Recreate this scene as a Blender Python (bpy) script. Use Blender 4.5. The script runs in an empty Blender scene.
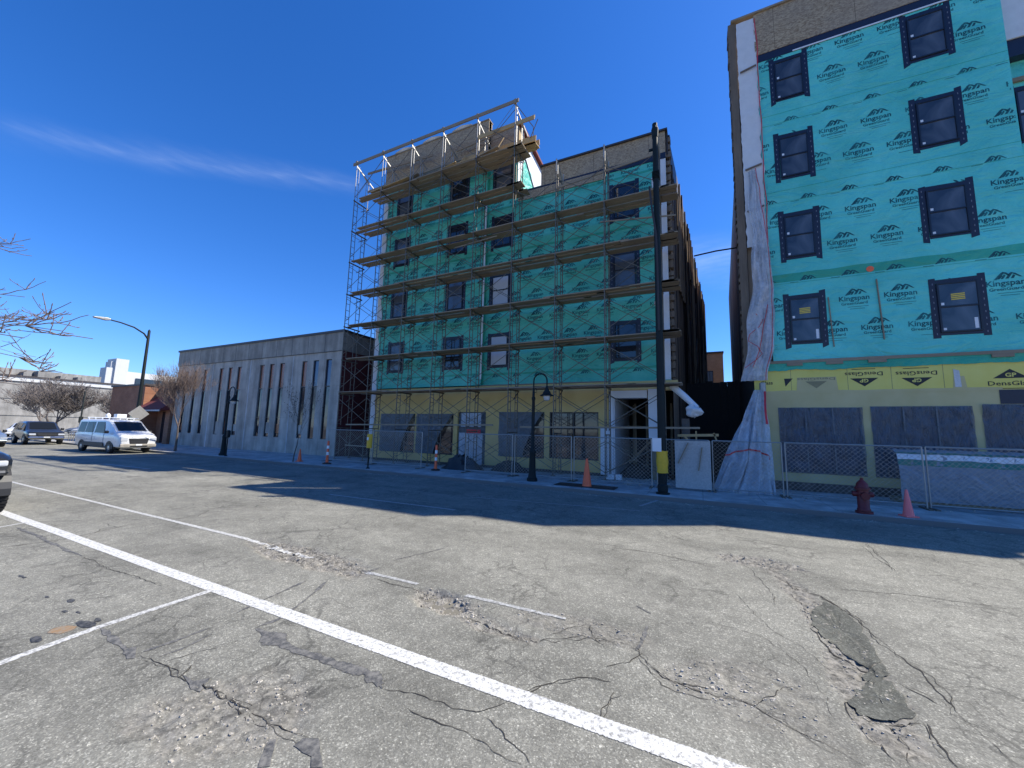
import bpy, math, random
from mathutils import Vector, Matrix, noise
random.seed(7)
R = math.radians
scene = bpy.context.scene
COL = scene.collection

# ------------------------------------------------------------------ camera
FPX, CX, CY, EYE = 385.0, 512.0, 384.0, 1.9
def _ray(px, py): return Vector((px-CX, -(py-CY), -FPX))
_up = _ray(590, -2780).normalized()
_x = -_ray(-280, 411); _x = (_x - _up*_x.dot(_up)).normalized()
_y = _up.cross(_x)
ROT = Matrix((_x, _y, _up))
cam_data = bpy.data.cameras.new('camera')
cam_data.sensor_width = 36.0
cam_data.lens = FPX/1024*36.0
cam_data.clip_start = 0.05; cam_data.clip_end = 3000
cam = bpy.data.objects.new('camera', cam_data); COL.objects.link(cam)
cam.matrix_world = Matrix.Translation((0, 0, EYE)) @ ROT.to_4x4()
scene.camera = cam
EYEV = Vector((0, 0, EYE))
def dirw(px, py): return ROT @ _ray(px, py)
def onZ(px, py, z=0.0):
    d = dirw(px, py); return EYEV + d*((z-EYE)/d.z)
def onY(px, py, y):
    d = dirw(px, py); return EYEV + d*(y/d.y)

# ------------------------------------------------------------------ light
SUN = Vector((14.7, 9.34, 19.0)).normalized()
world = bpy.data.worlds.new('World'); scene.world = world
world.use_nodes = True
nt = world.node_tree; nt.nodes.clear()
w_out = nt.nodes.new('ShaderNodeOutputWorld'); w_bg = nt.nodes.new('ShaderNodeBackground')
sky = nt.nodes.new('ShaderNodeTexSky'); sky.sky_type = 'NISHITA'; sky.sun_disc = False
sky.sun_elevation = math.asin(SUN.z); sky.sun_rotation = math.atan2(SUN.x, SUN.y)
sky.altitude = 200; sky.air_density = 1.0; sky.dust_density = 0.3; sky.ozone_density = 4.0
w_bg.inputs['Strength'].default_value = 0.115
hs = nt.nodes.new('ShaderNodeHueSaturation'); hs.inputs['Saturation'].default_value = 1.15
hs.inputs['Value'].default_value = 1.18; hs.inputs['Hue'].default_value = 0.502
tint = nt.nodes.new('ShaderNodeMix'); tint.data_type = 'RGBA'; tint.blend_type = 'MULTIPLY'
tint.inputs['Factor'].default_value = 1.0; tint.inputs['B'].default_value = (.62, .74, 1.0, 1)   # the clear, dry blue of the day
nt.links.new(sky.outputs[0], tint.inputs['A']); nt.links.new(tint.outputs['Result'], hs.inputs['Color'])
# thin cirrus streaks high in the sky, laid out by true sky direction
tc = nt.nodes.new('ShaderNodeTexCoord')
def w_math(op, a, b=None, clamp=False):
    n = nt.nodes.new('ShaderNodeMath'); n.operation = op; n.use_clamp = clamp
    for i, v in enumerate((a, b)):
        if v is None: continue
        if isinstance(v, (int, float)): n.inputs[i].default_value = v
        else: nt.links.new(v, n.inputs[i])
    return n.outputs[0]
def w_dot(v):
    n = nt.nodes.new('ShaderNodeVectorMath'); n.operation = 'DOT_PRODUCT'
    nt.links.new(tc.outputs['Generated'], n.inputs[0]); n.inputs[1].default_value = v
    return n.outputs['Value']
def w_noise(scale_vec, scale):
    mp = nt.nodes.new('ShaderNodeMapping'); mp.inputs['Scale'].default_value = scale_vec
    nt.links.new(tc.outputs['Generated'], mp.inputs[0])
    n = nt.nodes.new('ShaderNodeTexNoise'); n.inputs['Scale'].default_value = scale; n.inputs['Detail'].default_value = 5
    nt.links.new(mp.outputs[0], n.inputs[0]); return n.outputs['Fac']
nz = w_noise((1, 1, 3), 6)
fib = w_math('MULTIPLY', w_math('SUBTRACT', w_noise((2.5, 2.5, 16), 9), 0.38, True), 3.2, True)
def streak(pa, pb, width, amt):
    a, b = dirw(*pa).normalized(), dirw(*pb).normalized()
    nrm = a.cross(b).normalized(); mid = (a+b).normalized(); along = nrm.cross(mid).normalized()
    half = math.sin(a.angle(b)/2)
    off = w_math('ADD', w_dot(nrm), w_math('MULTIPLY', w_math('SUBTRACT', nz, 0.5), width*1.2))
    dist = w_math('ABSOLUTE', off)
    core = w_math('SUBTRACT', 1.0, w_math('DIVIDE', dist, width), True)
    core = w_math('MULTIPLY', core, core)
    ends = w_math('SUBTRACT', 1.0, w_math('POWER', w_math('DIVIDE', w_math('ABSOLUTE', w_dot(along)), half), 6.0), True)
    facing = w_math('GREATER_THAN', w_dot(mid), 0.0)
    m = w_math('MULTIPLY', w_math('MULTIPLY', core, ends), w_math('MULTIPLY', facing, amt))
    return w_math('MULTIPLY', m, w_math('ADD', 0.55, w_math('MULTIPLY', fib, 0.45)))
cl = w_math('ADD', streak((-20, 127), (375, 191), 0.034, 0.12), streak((640, 262), (960, 250), 0.075, 0.2), True)
cmix = nt.nodes.new('ShaderNodeMix'); cmix.data_type = 'RGBA'
nt.links.new(cl, cmix.inputs['Factor'])
nt.links.new(hs.outputs[0], cmix.inputs['A']); cmix.inputs['B'].default_value = (5.2, 6.0, 7.4, 1)
nt.links.new(cmix.outputs['Result'], w_bg.inputs['Color'])
nt.links.new(w_bg.outputs[0], w_out.inputs['Surface'])

sun_data = bpy.data.lights.new('sun', 'SUN'); sun_data.energy = 4.7; sun_data.angle = R(0.5)
sun_data.color = (1.0, 0.945, 0.83)
sun = bpy.data.objects.new('sun', sun_data); COL.objects.link(sun)
sun.rotation_euler = SUN.to_track_quat('Z', 'Y').to_euler()
sun.location = SUN*80
scene.view_settings.view_transform = 'Standard'; scene.view_settings.look = 'None'
scene.view_settings.exposure = 0.68; scene.view_settings.gamma = 1.0
scene.view_settings.use_curve_mapping = False

# ------------------------------------------------------------------ materials
class Mat:
    """small node-graph builder round a Principled shader"""
    def __init__(s, name, color=(.5, .5, .5), rough=.6, metal=0.0, spec=.5):
        s.m = bpy.data.materials.new(name); s.m.use_nodes = True
        s.t = s.m.node_tree; s.p = s.t.nodes['Principled BSDF']
        s.p.inputs['Base Color'].default_value = (*color, 1)
        s.p.inputs['Roughness'].default_value = rough
        s.p.inputs['Metallic'].default_value = metal
        s.p.inputs['Specular IOR Level'].default_value = spec
        s._tc = None; s._bump = None
    def n(s, kind, **kw):
        x = s.t.nodes.new(kind)
        for k, v in kw.items(): setattr(x, k, v)
        return x
    def link(s, a, b): s.t.links.new(a, b)
    def put(s, sock, v):
        if isinstance(v, (int, float)): sock.default_value = v
        elif isinstance(v, tuple): sock.default_value = (*v, 1) if len(v) == 3 and len(sock.default_value) == 4 else v
        else: s.link(v, sock)
    def co(s, scale=(1, 1, 1)):
        if s._tc is None: s._tc = s.n('ShaderNodeTexCoord')
        if scale == (1, 1, 1): return s._tc.outputs['Object']
        mp = s.n('ShaderNodeMapping'); mp.inputs['Scale'].default_value = scale
        s.link(s._tc.outputs['Object'], mp.inputs[0]); return mp.outputs[0]
    def noise(s, scale, detail=4, vec=(1, 1, 1), rough=.55, dist=0.0):
        x = s.n('ShaderNodeTexNoise'); x.inputs['Scale'].default_value = scale
        x.inputs['Detail'].default_value = detail; x.inputs['Roughness'].default_value = rough
        x.inputs['Distortion'].default_value = dist
        s.link(s.co(vec), x.inputs['Vector']); return x.outputs['Fac']
    def voro(s, scale, feature='F1', vec=(1, 1, 1), out='Distance', src=None):
        x = s.n('ShaderNodeTexVoronoi', feature=feature); x.inputs['Scale'].default_value = scale
        s.link(src if src is not None else s.co(vec), x.inputs['Vector']); return x.outputs[out]
    def ramp(s, fac, stops):
        x = s.n('ShaderNodeValToRGB'); e = x.color_ramp.elements
        while len(e) < len(stops): e.new(.5)
        for el, (p, c) in zip(e, stops):
            el.position = p; el.color = (c, c, c, 1) if isinstance(c, (int, float)) else (*c, 1)
        s.link(fac, x.inputs[0]); return x.outputs[0]
    def mix(s, fac, a, b, mode='MIX'):
        x = s.n('ShaderNodeMix', data_type='RGBA', blend_type=mode)
        s.put(x.inputs['Factor'], fac); s.put(x.inputs['A'], a); s.put(x.inputs['B'], b)
        return x.outputs['Result']
    def math(s, op, a, b=0.0, clamp=False):
        x = s.n('ShaderNodeMath', operation=op, use_clamp=clamp)
        s.put(x.inputs[0], a); s.put(x.inputs[1], b); return x.outputs[0]
    def color(s, v): s.put(s.p.inputs['Base Color'], v); return s
    def rough(s, v): s.put(s.p.inputs['Roughness'], v); return s
    def bump(s, h, strength=.3, dist=.02):
        x = s.n('ShaderNodeBump'); x.inputs['Strength'].default_value = strength; x.inputs['Distance'].default_value = dist
        s.link(h, x.inputs['Height'])
        if s._bump is not None: s.link(s._bump, x.inputs['Normal'])
        s._bump = x.outputs[0]; s.link(s._bump, s.p.inputs['Normal']); return s
def ragged(m, scale, lo, hi, amp=1.2):
    """sheet edges break up: 'core' runs from 0 at the rim to 1 inside"""
    a = m.n('ShaderNodeAttribute', attribute_name='core').outputs['Fac']
    k = m.math('ADD', a, m.math('MULTIPLY', m.math('SUBTRACT', m.noise(scale, 6, rough=.7), .5), amp))
    m.link(m.ramp(k, [(lo, 0), (hi, 1)]), m.p.inputs['Alpha']); return m
def plain(name, c, rough=.6, metal=0.0, var=.18, scale=3.0, spec=.5, bump=0):
    m = Mat(name, c, rough, metal, spec)
    f = m.noise(scale, 5)
    m.color(m.mix(f, tuple(v*(1-var) for v in c), tuple(min(1, v*(1+var)) for v in c)))
    if bump: m.bump(m.noise(scale*6, 4), bump, .01)
    return m.m
M = {}
def asphalt(name, base, contrast=1.0, warm=1.0, cracks=True, rag=False):
    m = Mat(name, (.15,)*3, .88, 0, .3)
    wear = m.n('ShaderNodeAttribute', attribute_name='wear').outputs['Fac']
    agg = m.voro(120, out='Color'); sep = m.n('ShaderNodeSeparateColor'); m.link(agg, sep.inputs[0])
    agg2 = m.voro(55, out='Color'); sep2 = m.n('ShaderNodeSeparateColor'); m.link(agg2, sep2.inputs[0])
    stone = m.ramp(sep.outputs[0], [(0, .72), (.5, .95), (.88, 1.12), (1, 1.9)])
    stone2 = m.ramp(sep2.outputs[1], [(0, .86), (.8, 1.0), (1, 1.35)])
    big = m.ramp(m.noise(.55, 6, rough=.6), [(.28, .62), (.5, 1.0), (.72, 1.18)])
    lane = m.ramp(m.noise(1.0, 4, vec=(.12, 1.3, 1)), [(.3, .86), (.7, 1.1)])
    blot = m.ramp(m.noise(5, 5), [(.3, .84), (.7, 1.12)])
    c = m.mix(1, tuple(base*k for k in (1.035*warm, 1.0, .845)), stone, 'MULTIPLY')
    for q in (stone2, big, lane, blot): c = m.mix(1, c, q, 'MULTIPLY')
    dirt = m.mix(m.ramp(m.noise(17, 7, rough=.7), [(.38, 0), (.62, 1)]), (.045, .041, .036), (.36, .33, .28))
    c = m.mix(m.math('MULTIPLY', wear, .8, True), c, dirt)
    if cracks:
        wob = m.n('ShaderNodeTexNoise'); wob.inputs['Scale'].default_value = 2.2; wob.inputs['Detail'].default_value = 5
        m.link(m.co(), wob.inputs['Vector'])
        add = m.n('ShaderNodeVectorMath', operation='MULTIPLY_ADD'); m.link(wob.outputs['Color'], add.inputs[0])
        add.inputs[1].default_value = (.55, .55, 0); m.link(m.co(), add.inputs[2])
        for sc, wd, lo, hi, dark in ((.42, .005, .47, .62, .38), (2.3, .014, .50, .62, .40), (6.5, .03, .53, .63, .38)):
            ed = m.voro(sc, 'DISTANCE_TO_EDGE', src=add.outputs[0])
            line = m.ramp(ed, [(0, 1), (wd, 1), (wd*2.2, 0)])
            area = m.ramp(m.noise(.33 if sc < 1 else .62+sc*.03, 3), [(lo, 0), (hi, 1)])
            k = m.math('MULTIPLY', m.math('MULTIPLY', line, area), dark)
            c = m.mix(k, c, (.02, .019, .018))
    m.color(c)
    h = m.math('ADD', m.math('MULTIPLY', sep.outputs[0], .5), m.noise(60, 4))
    m.bump(h, .55*contrast, .006)
    m.bump(m.noise(9, 5), .25, .02)
    if rag: ragged(m, 14, .16, .26, .9)
    return m.m
M['asphalt'] = asphalt('worn_asphalt', .225)
M['patch'] = asphalt('patch_asphalt', .115, .7, .96, False, True)
def tar():
    m = Mat('crack_tar', (.08,)*3, .75, 0, .3)
    f = m.ramp(m.noise(16, 7, rough=.7), [(.42, 0), (.60, 1)])
    m.color(m.mix(f, m.mix(m.noise(70, 3), (.055, .055, .055), (.10, .10, .098)), (.19, .182, .165))); m.bump(m.noise(60, 4), .4, .006); return ragged(m, 22, .30, .52).m
M['tar'] = tar()
def crack_mat():
    m = Mat('open_crack', (.045,)*3, .95, 0, .1)
    m.color(m.mix(m.noise(9, 5), (.030, .028, .025), (.085, .078, .068))); return ragged(m, 38, .25, .42, 1.0).m
M['crack'] = crack_mat()
def paint(name, c, lo, hi):
    m = Mat(name, c, .7, 0, .3)
    worn = m.ramp(m.noise(26, 8, rough=.78), [(lo, 0), (hi, 1)])
    spots = m.ramp(m.voro(60), [(.16, 0), (.3, 1)])
    f = m.math('MULTIPLY', worn, m.math('MAXIMUM', spots, .55))
    col = m.mix(m.noise(2.5, 4), tuple(v*.78 for v in c), c)
    m.color(m.mix(f, (.24, .235, .22), col)); m.bump(m.noise(70, 3), .3, .005); return ragged(m, 45, .10, .22, .7).m
M['paint'] = paint('road_paint_white', (.70, .69, .65), .39, .50)
M['paint_thin'] = paint('road_paint_worn', (.64, .63, .59), .42, .53)
M['paint_faint'] = paint('road_paint_faint', (.55, .55, .53), .42, .6)
def rust():
    m = Mat('rust_stain', (.3,)*3, .9, 0, .2)
    m.color(m.mix(m.ramp(m.noise(22, 7, rough=.75), [(.42, 0), (.60, 1)]), (.27, .17, .09), (.24, .21, .17))); return ragged(m, 26, .35, .75).m
M['rust'] = rust()
def oil():
    m = Mat('oil_stain', (.03,)*3, .6, 0, .3)
    m.color(m.mix(m.ramp(m.noise(24, 6, rough=.7), [(.40, 0), (.58, 1)]), (.03, .03, .03), (.10, .097, .09))); return ragged(m, 30, .32, .55).m
M['oil'] = oil()
def concrete(name, c, j=None, bump=.2):
    m = Mat(name, c, .85, 0, .3)
    f = m.mix(m.ramp(m.noise(.8, 6, rough=.62), [(.3, 0), (.7, 1)]), tuple(v*.66 for v in c), tuple(v*1.15 for v in c))
    f = m.mix(1, f, m.ramp(m.noise(30, 4), [(.3, .88), (.7, 1.08)]), 'MULTIPLY')
    st = m.ramp(m.noise(2.0, 5, vec=(1, 1, .12)), [(.38, .70), (.62, 1.0)])
    f = m.mix(1, f, st, 'MULTIPLY')
    if j:
        b = m.n('ShaderNodeTexBrick'); b.offset = 0
        m.link(m.co(), b.inputs['Vector']); b.inputs['Scale'].default_value = 1
        b.inputs['Brick Width'].default_value = j; b.inputs['Row Height'].default_value = j
        b.inputs['Mortar Size'].default_value = .008
        f = m.mix(b.outputs['Fac'], f, tuple(v*.35 for v in c))
    m.color(f); m.bump(m.noise(50, 4), bump, .01); return m.m
M['walk'] = concrete('sidewalk_concrete', (.52, .51, .49), 1.5)
M['kerb'] = concrete('kerb_concrete', (.50, .49, .47), 3.05, .5)
M['panel_conc'] = concrete('precast_panel', (.55, .50, .43))
M['panel_light'] = concrete('light_joint', (.72, .71, .69))
M['fascia'] = concrete('fascia_panel', (.40, .365, .31))
M['base_conc'] = concrete('foundation_concrete', (.14, .12, .105), None, .6)
M['ground'] = plain('dry_ground', (.17, .155, .12), .95, 0, .35, .5)
def wrap(name, c, seed):
    m = Mat(name, c, .42, 0, .45)
    f = m.noise(.35, 4, dist=.6)
    g = m.noise(1.6, 6, vec=(1, 1, 1.8), rough=.6)
    col = m.mix(m.ramp(f, [(.3, 0), (.7, 1)]), tuple(v*.80 for v in c), (c[0]*1.35, min(1, c[1]*1.08), min(1, c[2]*1.16)))
    col = m.mix(m.ramp(g, [(.5, 0), (.8, .45)]), col, (c[0]*2.4, c[1]*1.15, c[2]*1.2))
    m.color(col)
    m.bump(m.noise(1.1, 5, vec=(1, 1, 2.4), dist=1.2), .85, .12)
    m.bump(m.noise(4.5, 5, vec=(1, 1, .5), dist=1.6), .55, .04)
    m.rough(m.math('ADD', .32, m.math('MULTIPLY', g, .25))); return m.m
M['wrap_r'] = wrap('teal_housewrap', (.10, .64, .53), 0)
M['wrap_m'] = wrap('green_housewrap', (.08, .55, .40), 3)
M['wrap_dark'] = wrap('housewrap_fold', (.035, .40, .25), 5)
def ink_mat():
    m = Mat('print_ink', (.02, .11, .12), .5, 0, .3)
    m.color(m.mix(m.ramp(m.noise(2.2, 5, rough=.7), [(.45, 0), (.75, .8)]), (.014, .085, .095), (.05, .34, .33))); return m.m
M['ink'] = ink_mat()
M['black_ink'] = plain('black_ink', (.02, .02, .02), .6, 0, .2, 6)
M['grey_ink'] = plain('faded_ink', (.26, .23, .12), .7, 0, .2, 6)
def stucco(name, c, c2):
    m = Mat(name, c, .85, 0, .25)
    m.color(m.mix(m.ramp(m.noise(1.3, 6), [(.35, 0), (.65, 1)]), c, c2)); m.bump(m.noise(24, 5), .35, .01)
    return m.m
M['yellow_board'] = stucco('yellow_sheathing', (.74, .62, .15), (.78, .68, .20))
M['tan_coat'] = stucco('tan_base_coat', (.54, .45, .22), (.60, .51, .27))
M['mid_yellow'] = stucco('yellow_base_coat', (.66, .45, .17), (.72, .52, .21))
def osb():
    m = Mat('osb_board', (.4, .3, .2), .85, 0, .25)
    v = m.n('ShaderNodeTexVoronoi'); v.inputs['Scale'].default_value = 17
    m.link(m.co((1, 1, 1.6)), v.inputs['Vector'])
    s = m.n('ShaderNodeSeparateColor'); m.link(v.outputs['Color'], s.inputs[0])
    c = m.mix(s.outputs[0], (.24, .165, .10), (.50, .38, .24))
    c = m.mix(m.ramp(m.noise(.5, 3), [(.4, 0), (.7, .5)]), c, (.30, .25, .20))
    b = m.n('ShaderNodeTexBrick'); b.inputs['Scale'].default_value = 1; b.inputs['Brick Width'].default_value = 2.44
    b.inputs['Row Height'].default_value = 30; b.inputs['Mortar Size'].default_value = .006
    rot = m.n('ShaderNodeMapping'); rot.inputs['Rotation'].default_value = (R(90), 0, 0)
    m.link(m.co(), rot.inputs[0]); m.link(rot.outputs[0], b.inputs['Vector'])
    m.color(m.mix(b.outputs['Fac'], c, (.08, .06, .04))); m.bump(s.outputs[1], .3, .005); return m.m
M['osb'] = osb()
def wood(name, c, vec=(1.5, 14, 14)):
    m = Mat(name, c, .8, 0, .25)
    g = m.noise(2.2, 6, vec=vec, rough=.65)
    col = m.mix(g, tuple(v*.55 for v in c), tuple(min(1, v*1.35) for v in c))
    m.color(m.mix(m.ramp(m.noise(.6, 3), [(.4, 0), (.7, .55)]), col, tuple(v*.6 for v in c)))
    m.bump(g, .3, .006); return m.m
M['plank'] = wood('scaffold_plank', (.32, .255, .18))
M['plank_new'] = wood('new_lumber', (.52, .36, .18))
M['stud'] = wood('stud_lumber', (.34, .27, .18), (14, 14, 1.5))
M['edge_wood'] = wood('weathered_edge', (.20, .155, .115), (14, 14, .8))
M['steel'] = plain('scaffold_steel', (.17, .145, .115), .55, .45, .45, 5)
M['steel_lt'] = plain('galvanised_steel', (.36, .35, .33), .45, .5, .25, 6)
M['dark_steel'] = plain('black_green_paint', (.010, .015, .015), .6, 0, .25, 3, .25)
M['black'] = plain('black_trim', (.018, .018, .020), .5, 0, .25, 5)
M['tape'] = plain('flashing_tape', (.014, .016, .034), .42, 0, .3, 7)
M['tape_ink'] = plain('tape_ink', (.22, .23, .26), .6)
M['frame'] = plain('window_frame', (.012, .013, .020), .35, 0, .15, 5)
def glass(name, c, rough=.06):
    m = Mat(name, c, rough, 0, .8)
    m.bump(m.noise(1.5, 2), .05, .05); return m.m
M['glass'] = glass('window_glass', (.018, .022, .030))
M['glass_r'] = glass('pale_glass', (.060, .068, .080), .12)
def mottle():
    m = Mat('reflection_mottle_glass', (.06,)*3, .12, 0, .8)
    m.color(m.mix(m.ramp(m.noise(.9, 3, dist=.8), [(.38, 0), (.62, 1)]), (.028, .033, .042), (.105, .115, .13))); m.bump(m.noise(1.5, 2), .08, .06); return m.m  # lighter and darker tones painted into the pane as uneven reflections and interior
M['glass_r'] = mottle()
M['glass_hazy'] = glass('dusty_glass', (.085, .095, .115), .16)
M['glass_bright'] = plain('sheeted_pane', (.50, .50, .53), .4, 0, .12, 2)
M['car_glass'] = glass('car_glass', (.012, .014, .016), .06); M['car_glass'].node_tree.nodes['Principled BSDF'].inputs['Specular IOR Level'].default_value = .22
def plastic(name, c, alpha, bumpv=(1, 1, 1)):
    m = Mat(name, c, .28, 0, .6)
    w = m.noise(3.2, 6, vec=bumpv, dist=2.2, rough=.6)
    f = m.noise(9, 5, vec=bumpv, dist=1.0)
    m.bump(w, .9, .09); m.bump(f, .5, .02)
    a = m.ramp(m.math('ADD', m.math('MULTIPLY', w, .7), m.math('MULTIPLY', f, .3)), [(.35, alpha-.22), (.7, min(1, alpha+.18))])
    m.link(a, m.p.inputs['Alpha']); return m.m
M['poly'] = plastic('polyethylene_sheet', (.62, .64, .68), .80)
M['poly_window'] = plastic('window_poly_sheet', (.085, .105, .145), .76, (1.8, 1, .45))
M['poly_grey'] = plastic('grey_poly_sheet', (.17, .185, .20), .84)
M['poly_blue'] = plastic('pale_blue_film', (.30, .35, .41), .92)
M['red_tape'] = plain('red_tape', (.62, .03, .04), .45)
M['white'] = plain('white_board', (.74, .75, .76), .6, 0, .08, 2)
M['white_dirty'] = plain('white_membrane', (.68, .67, .66), .6, 0, .14, 4, .5, .2)
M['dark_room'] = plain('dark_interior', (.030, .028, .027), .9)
M['maroon'] = plain('maroon_wall', (.115, .026, .026), .8, 0, .2, 2)
M['coping'] = plain('dark_coping', (.05, .043, .042), .5)
def bricks(name, c1, c2, mort):
    m = Mat(name, c1, .88, 0, .2)
    b = m.n('ShaderNodeTexBrick'); b.inputs['Scale'].default_value = 1; b.inputs['Brick Width'].default_value = .22
    b.inputs['Row Height'].default_value = .075; b.inputs['Mortar Size'].default_value = .008
    b.inputs['Color1'].default_value = (*c1, 1); b.inputs['Color2'].default_value = (*c2, 1); b.inputs['Mortar'].default_value = (*mort, 1)
    rot = m.n('ShaderNodeMapping'); rot.inputs['Rotation'].default_value = (R(90), 0, 0)
    m.link(m.co(), rot.inputs[0]); m.link(rot.outputs[0], b.inputs['Vector'])
    m.color(m.mix(1, b.outputs['Color'], m.ramp(m.noise(1, 4), [(.3, .8), (.7, 1.15)]), 'MULTIPLY')); return m.m
M['brick'] = bricks('red_brick', (.38, .165, .085), (.31, .125, .065), (.28, .2, .16))
M['tan_brick'] = bricks('tan_brick', (.44, .25, .13), (.38, .21, .11), (.4, .3, .22))
M['awning'] = plain('maroon_shingle', (.17, .035, .03), .85, 0, .35, 14)
def sidewall():
    m = Mat('raw_side_boards', (.1, .08, .06), .85, 0, .2)
    s = m.noise(1.0, 3, vec=(1, 1.1, .04))
    c = m.mix(m.ramp(s, [(.42, 0), (.46, 1)]), (.045, .035, .03), (.33, .25, .18))
    t = m.noise(2.6, 4, vec=(1, 1, .10))
    c = m.mix(m.ramp(t, [(.5, 0), (.62, .6)]), c, (.10, .065, .05)); m.color(c); m.bump(s, .4, .05); return m.m
M['side_boards'] = sidewall()
M['rooftop'] = plain('roof_membrane', (.25, .25, .25), .9)
M['rubber'] = plain('tyre_rubber', (.022, .022, .023), .85, 0, .2, 8, .3)
M['alloy'] = plain('wheel_alloy', (.42, .42, .43), .35, .8, .1)
M['chrome'] = plain('chrome', (.62, .63, .65), .12, 1.0, .05)
M['grille_trim'] = plain('grille_trim', (.16, .16, .17), .3, .6)
M['lens'] = plain('lamp_lens', (.50, .52, .55), .12, 0, .1, 4, .9)
M['red_lens'] = plain('red_lens', (.42, .02, .02), .2)
def carpaint(name, c, metal=.0):
    m = Mat(name, c, .28, metal, .6); m.p.inputs['Coat Weight'].default_value = .7; m.p.inputs['Coat Roughness'].default_value = .05
    m.rough(m.math('ADD', .22, m.math('MULTIPLY', m.noise(3, 5), .14)))
    m.color(m.mix(m.noise(1.5, 5), tuple(v*.86 for v in c), c)); return m.m
M['car_white'] = carpaint('white_car_paint', (.74, .74, .73))
M['car_dark'] = carpaint('charcoal_car_paint', (.035, .038, .045), .3)
M['car_black'] = carpaint('black_car_paint', (.018, .02, .024), .2)
M['car_blue'] = carpaint('silver_blue_paint', (.30, .36, .43), .5)
M['car_grey'] = carpaint('grey_car_paint', (.20, .21, .22), .4)
M['orange'] = plain('cone_orange', (1.0, .15, .05), .5, 0, .10, 8)
M['pink_orange'] = plain('faded_cone_orange', (1.0, .20, .19), .55, 0, .12, 8)
M['reflect'] = plain('reflective_white', (.82, .82, .80), .4)
M['hydrant_red'] = plain('hydrant_red', (.14, .013, .016), .5, 0, .25, 9)
M['yellow_bag'] = plain('yellow_vinyl', (.70, .41, .02), .5, 0, .2, 9, .5, .3)
M['bark'] = plain('tree_bark', (.105, .085, .07), .9, 0, .35, 9)
M['twig'] = plain('bare_twigs', (.155, .13, .115), .9, 0, .3, 3)
M['twig_red'] = plain('budding_twigs', (.19, .14, .115), .9, 0, .3, 3)
M['dry_leaf'] = plain('dry_leaves', (.055, .05, .04), .9, 0, .4, 6)
M['garage'] = concrete('garage_concrete', (.35, .335, .31))
M['white_stucco'] = plain('white_stucco', (.56, .56, .55), .7, 0, .08, .6)
M['soil'] = plain('dark_rubble', (.05, .042, .036), .95, 0, .5, 8)
M['cable'] = plain('cable_black', (.03, .022, .02), .6)
M['lamp_glass'] = plain('frosted_globe', (.55, .56, .57), .25)
M['green_film'] = plain('green_wrap_print', (.05, .20, .15), .35)
M['notice_yellow'] = plain('yellow_notice', (.72, .50, .06), .6)

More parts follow.
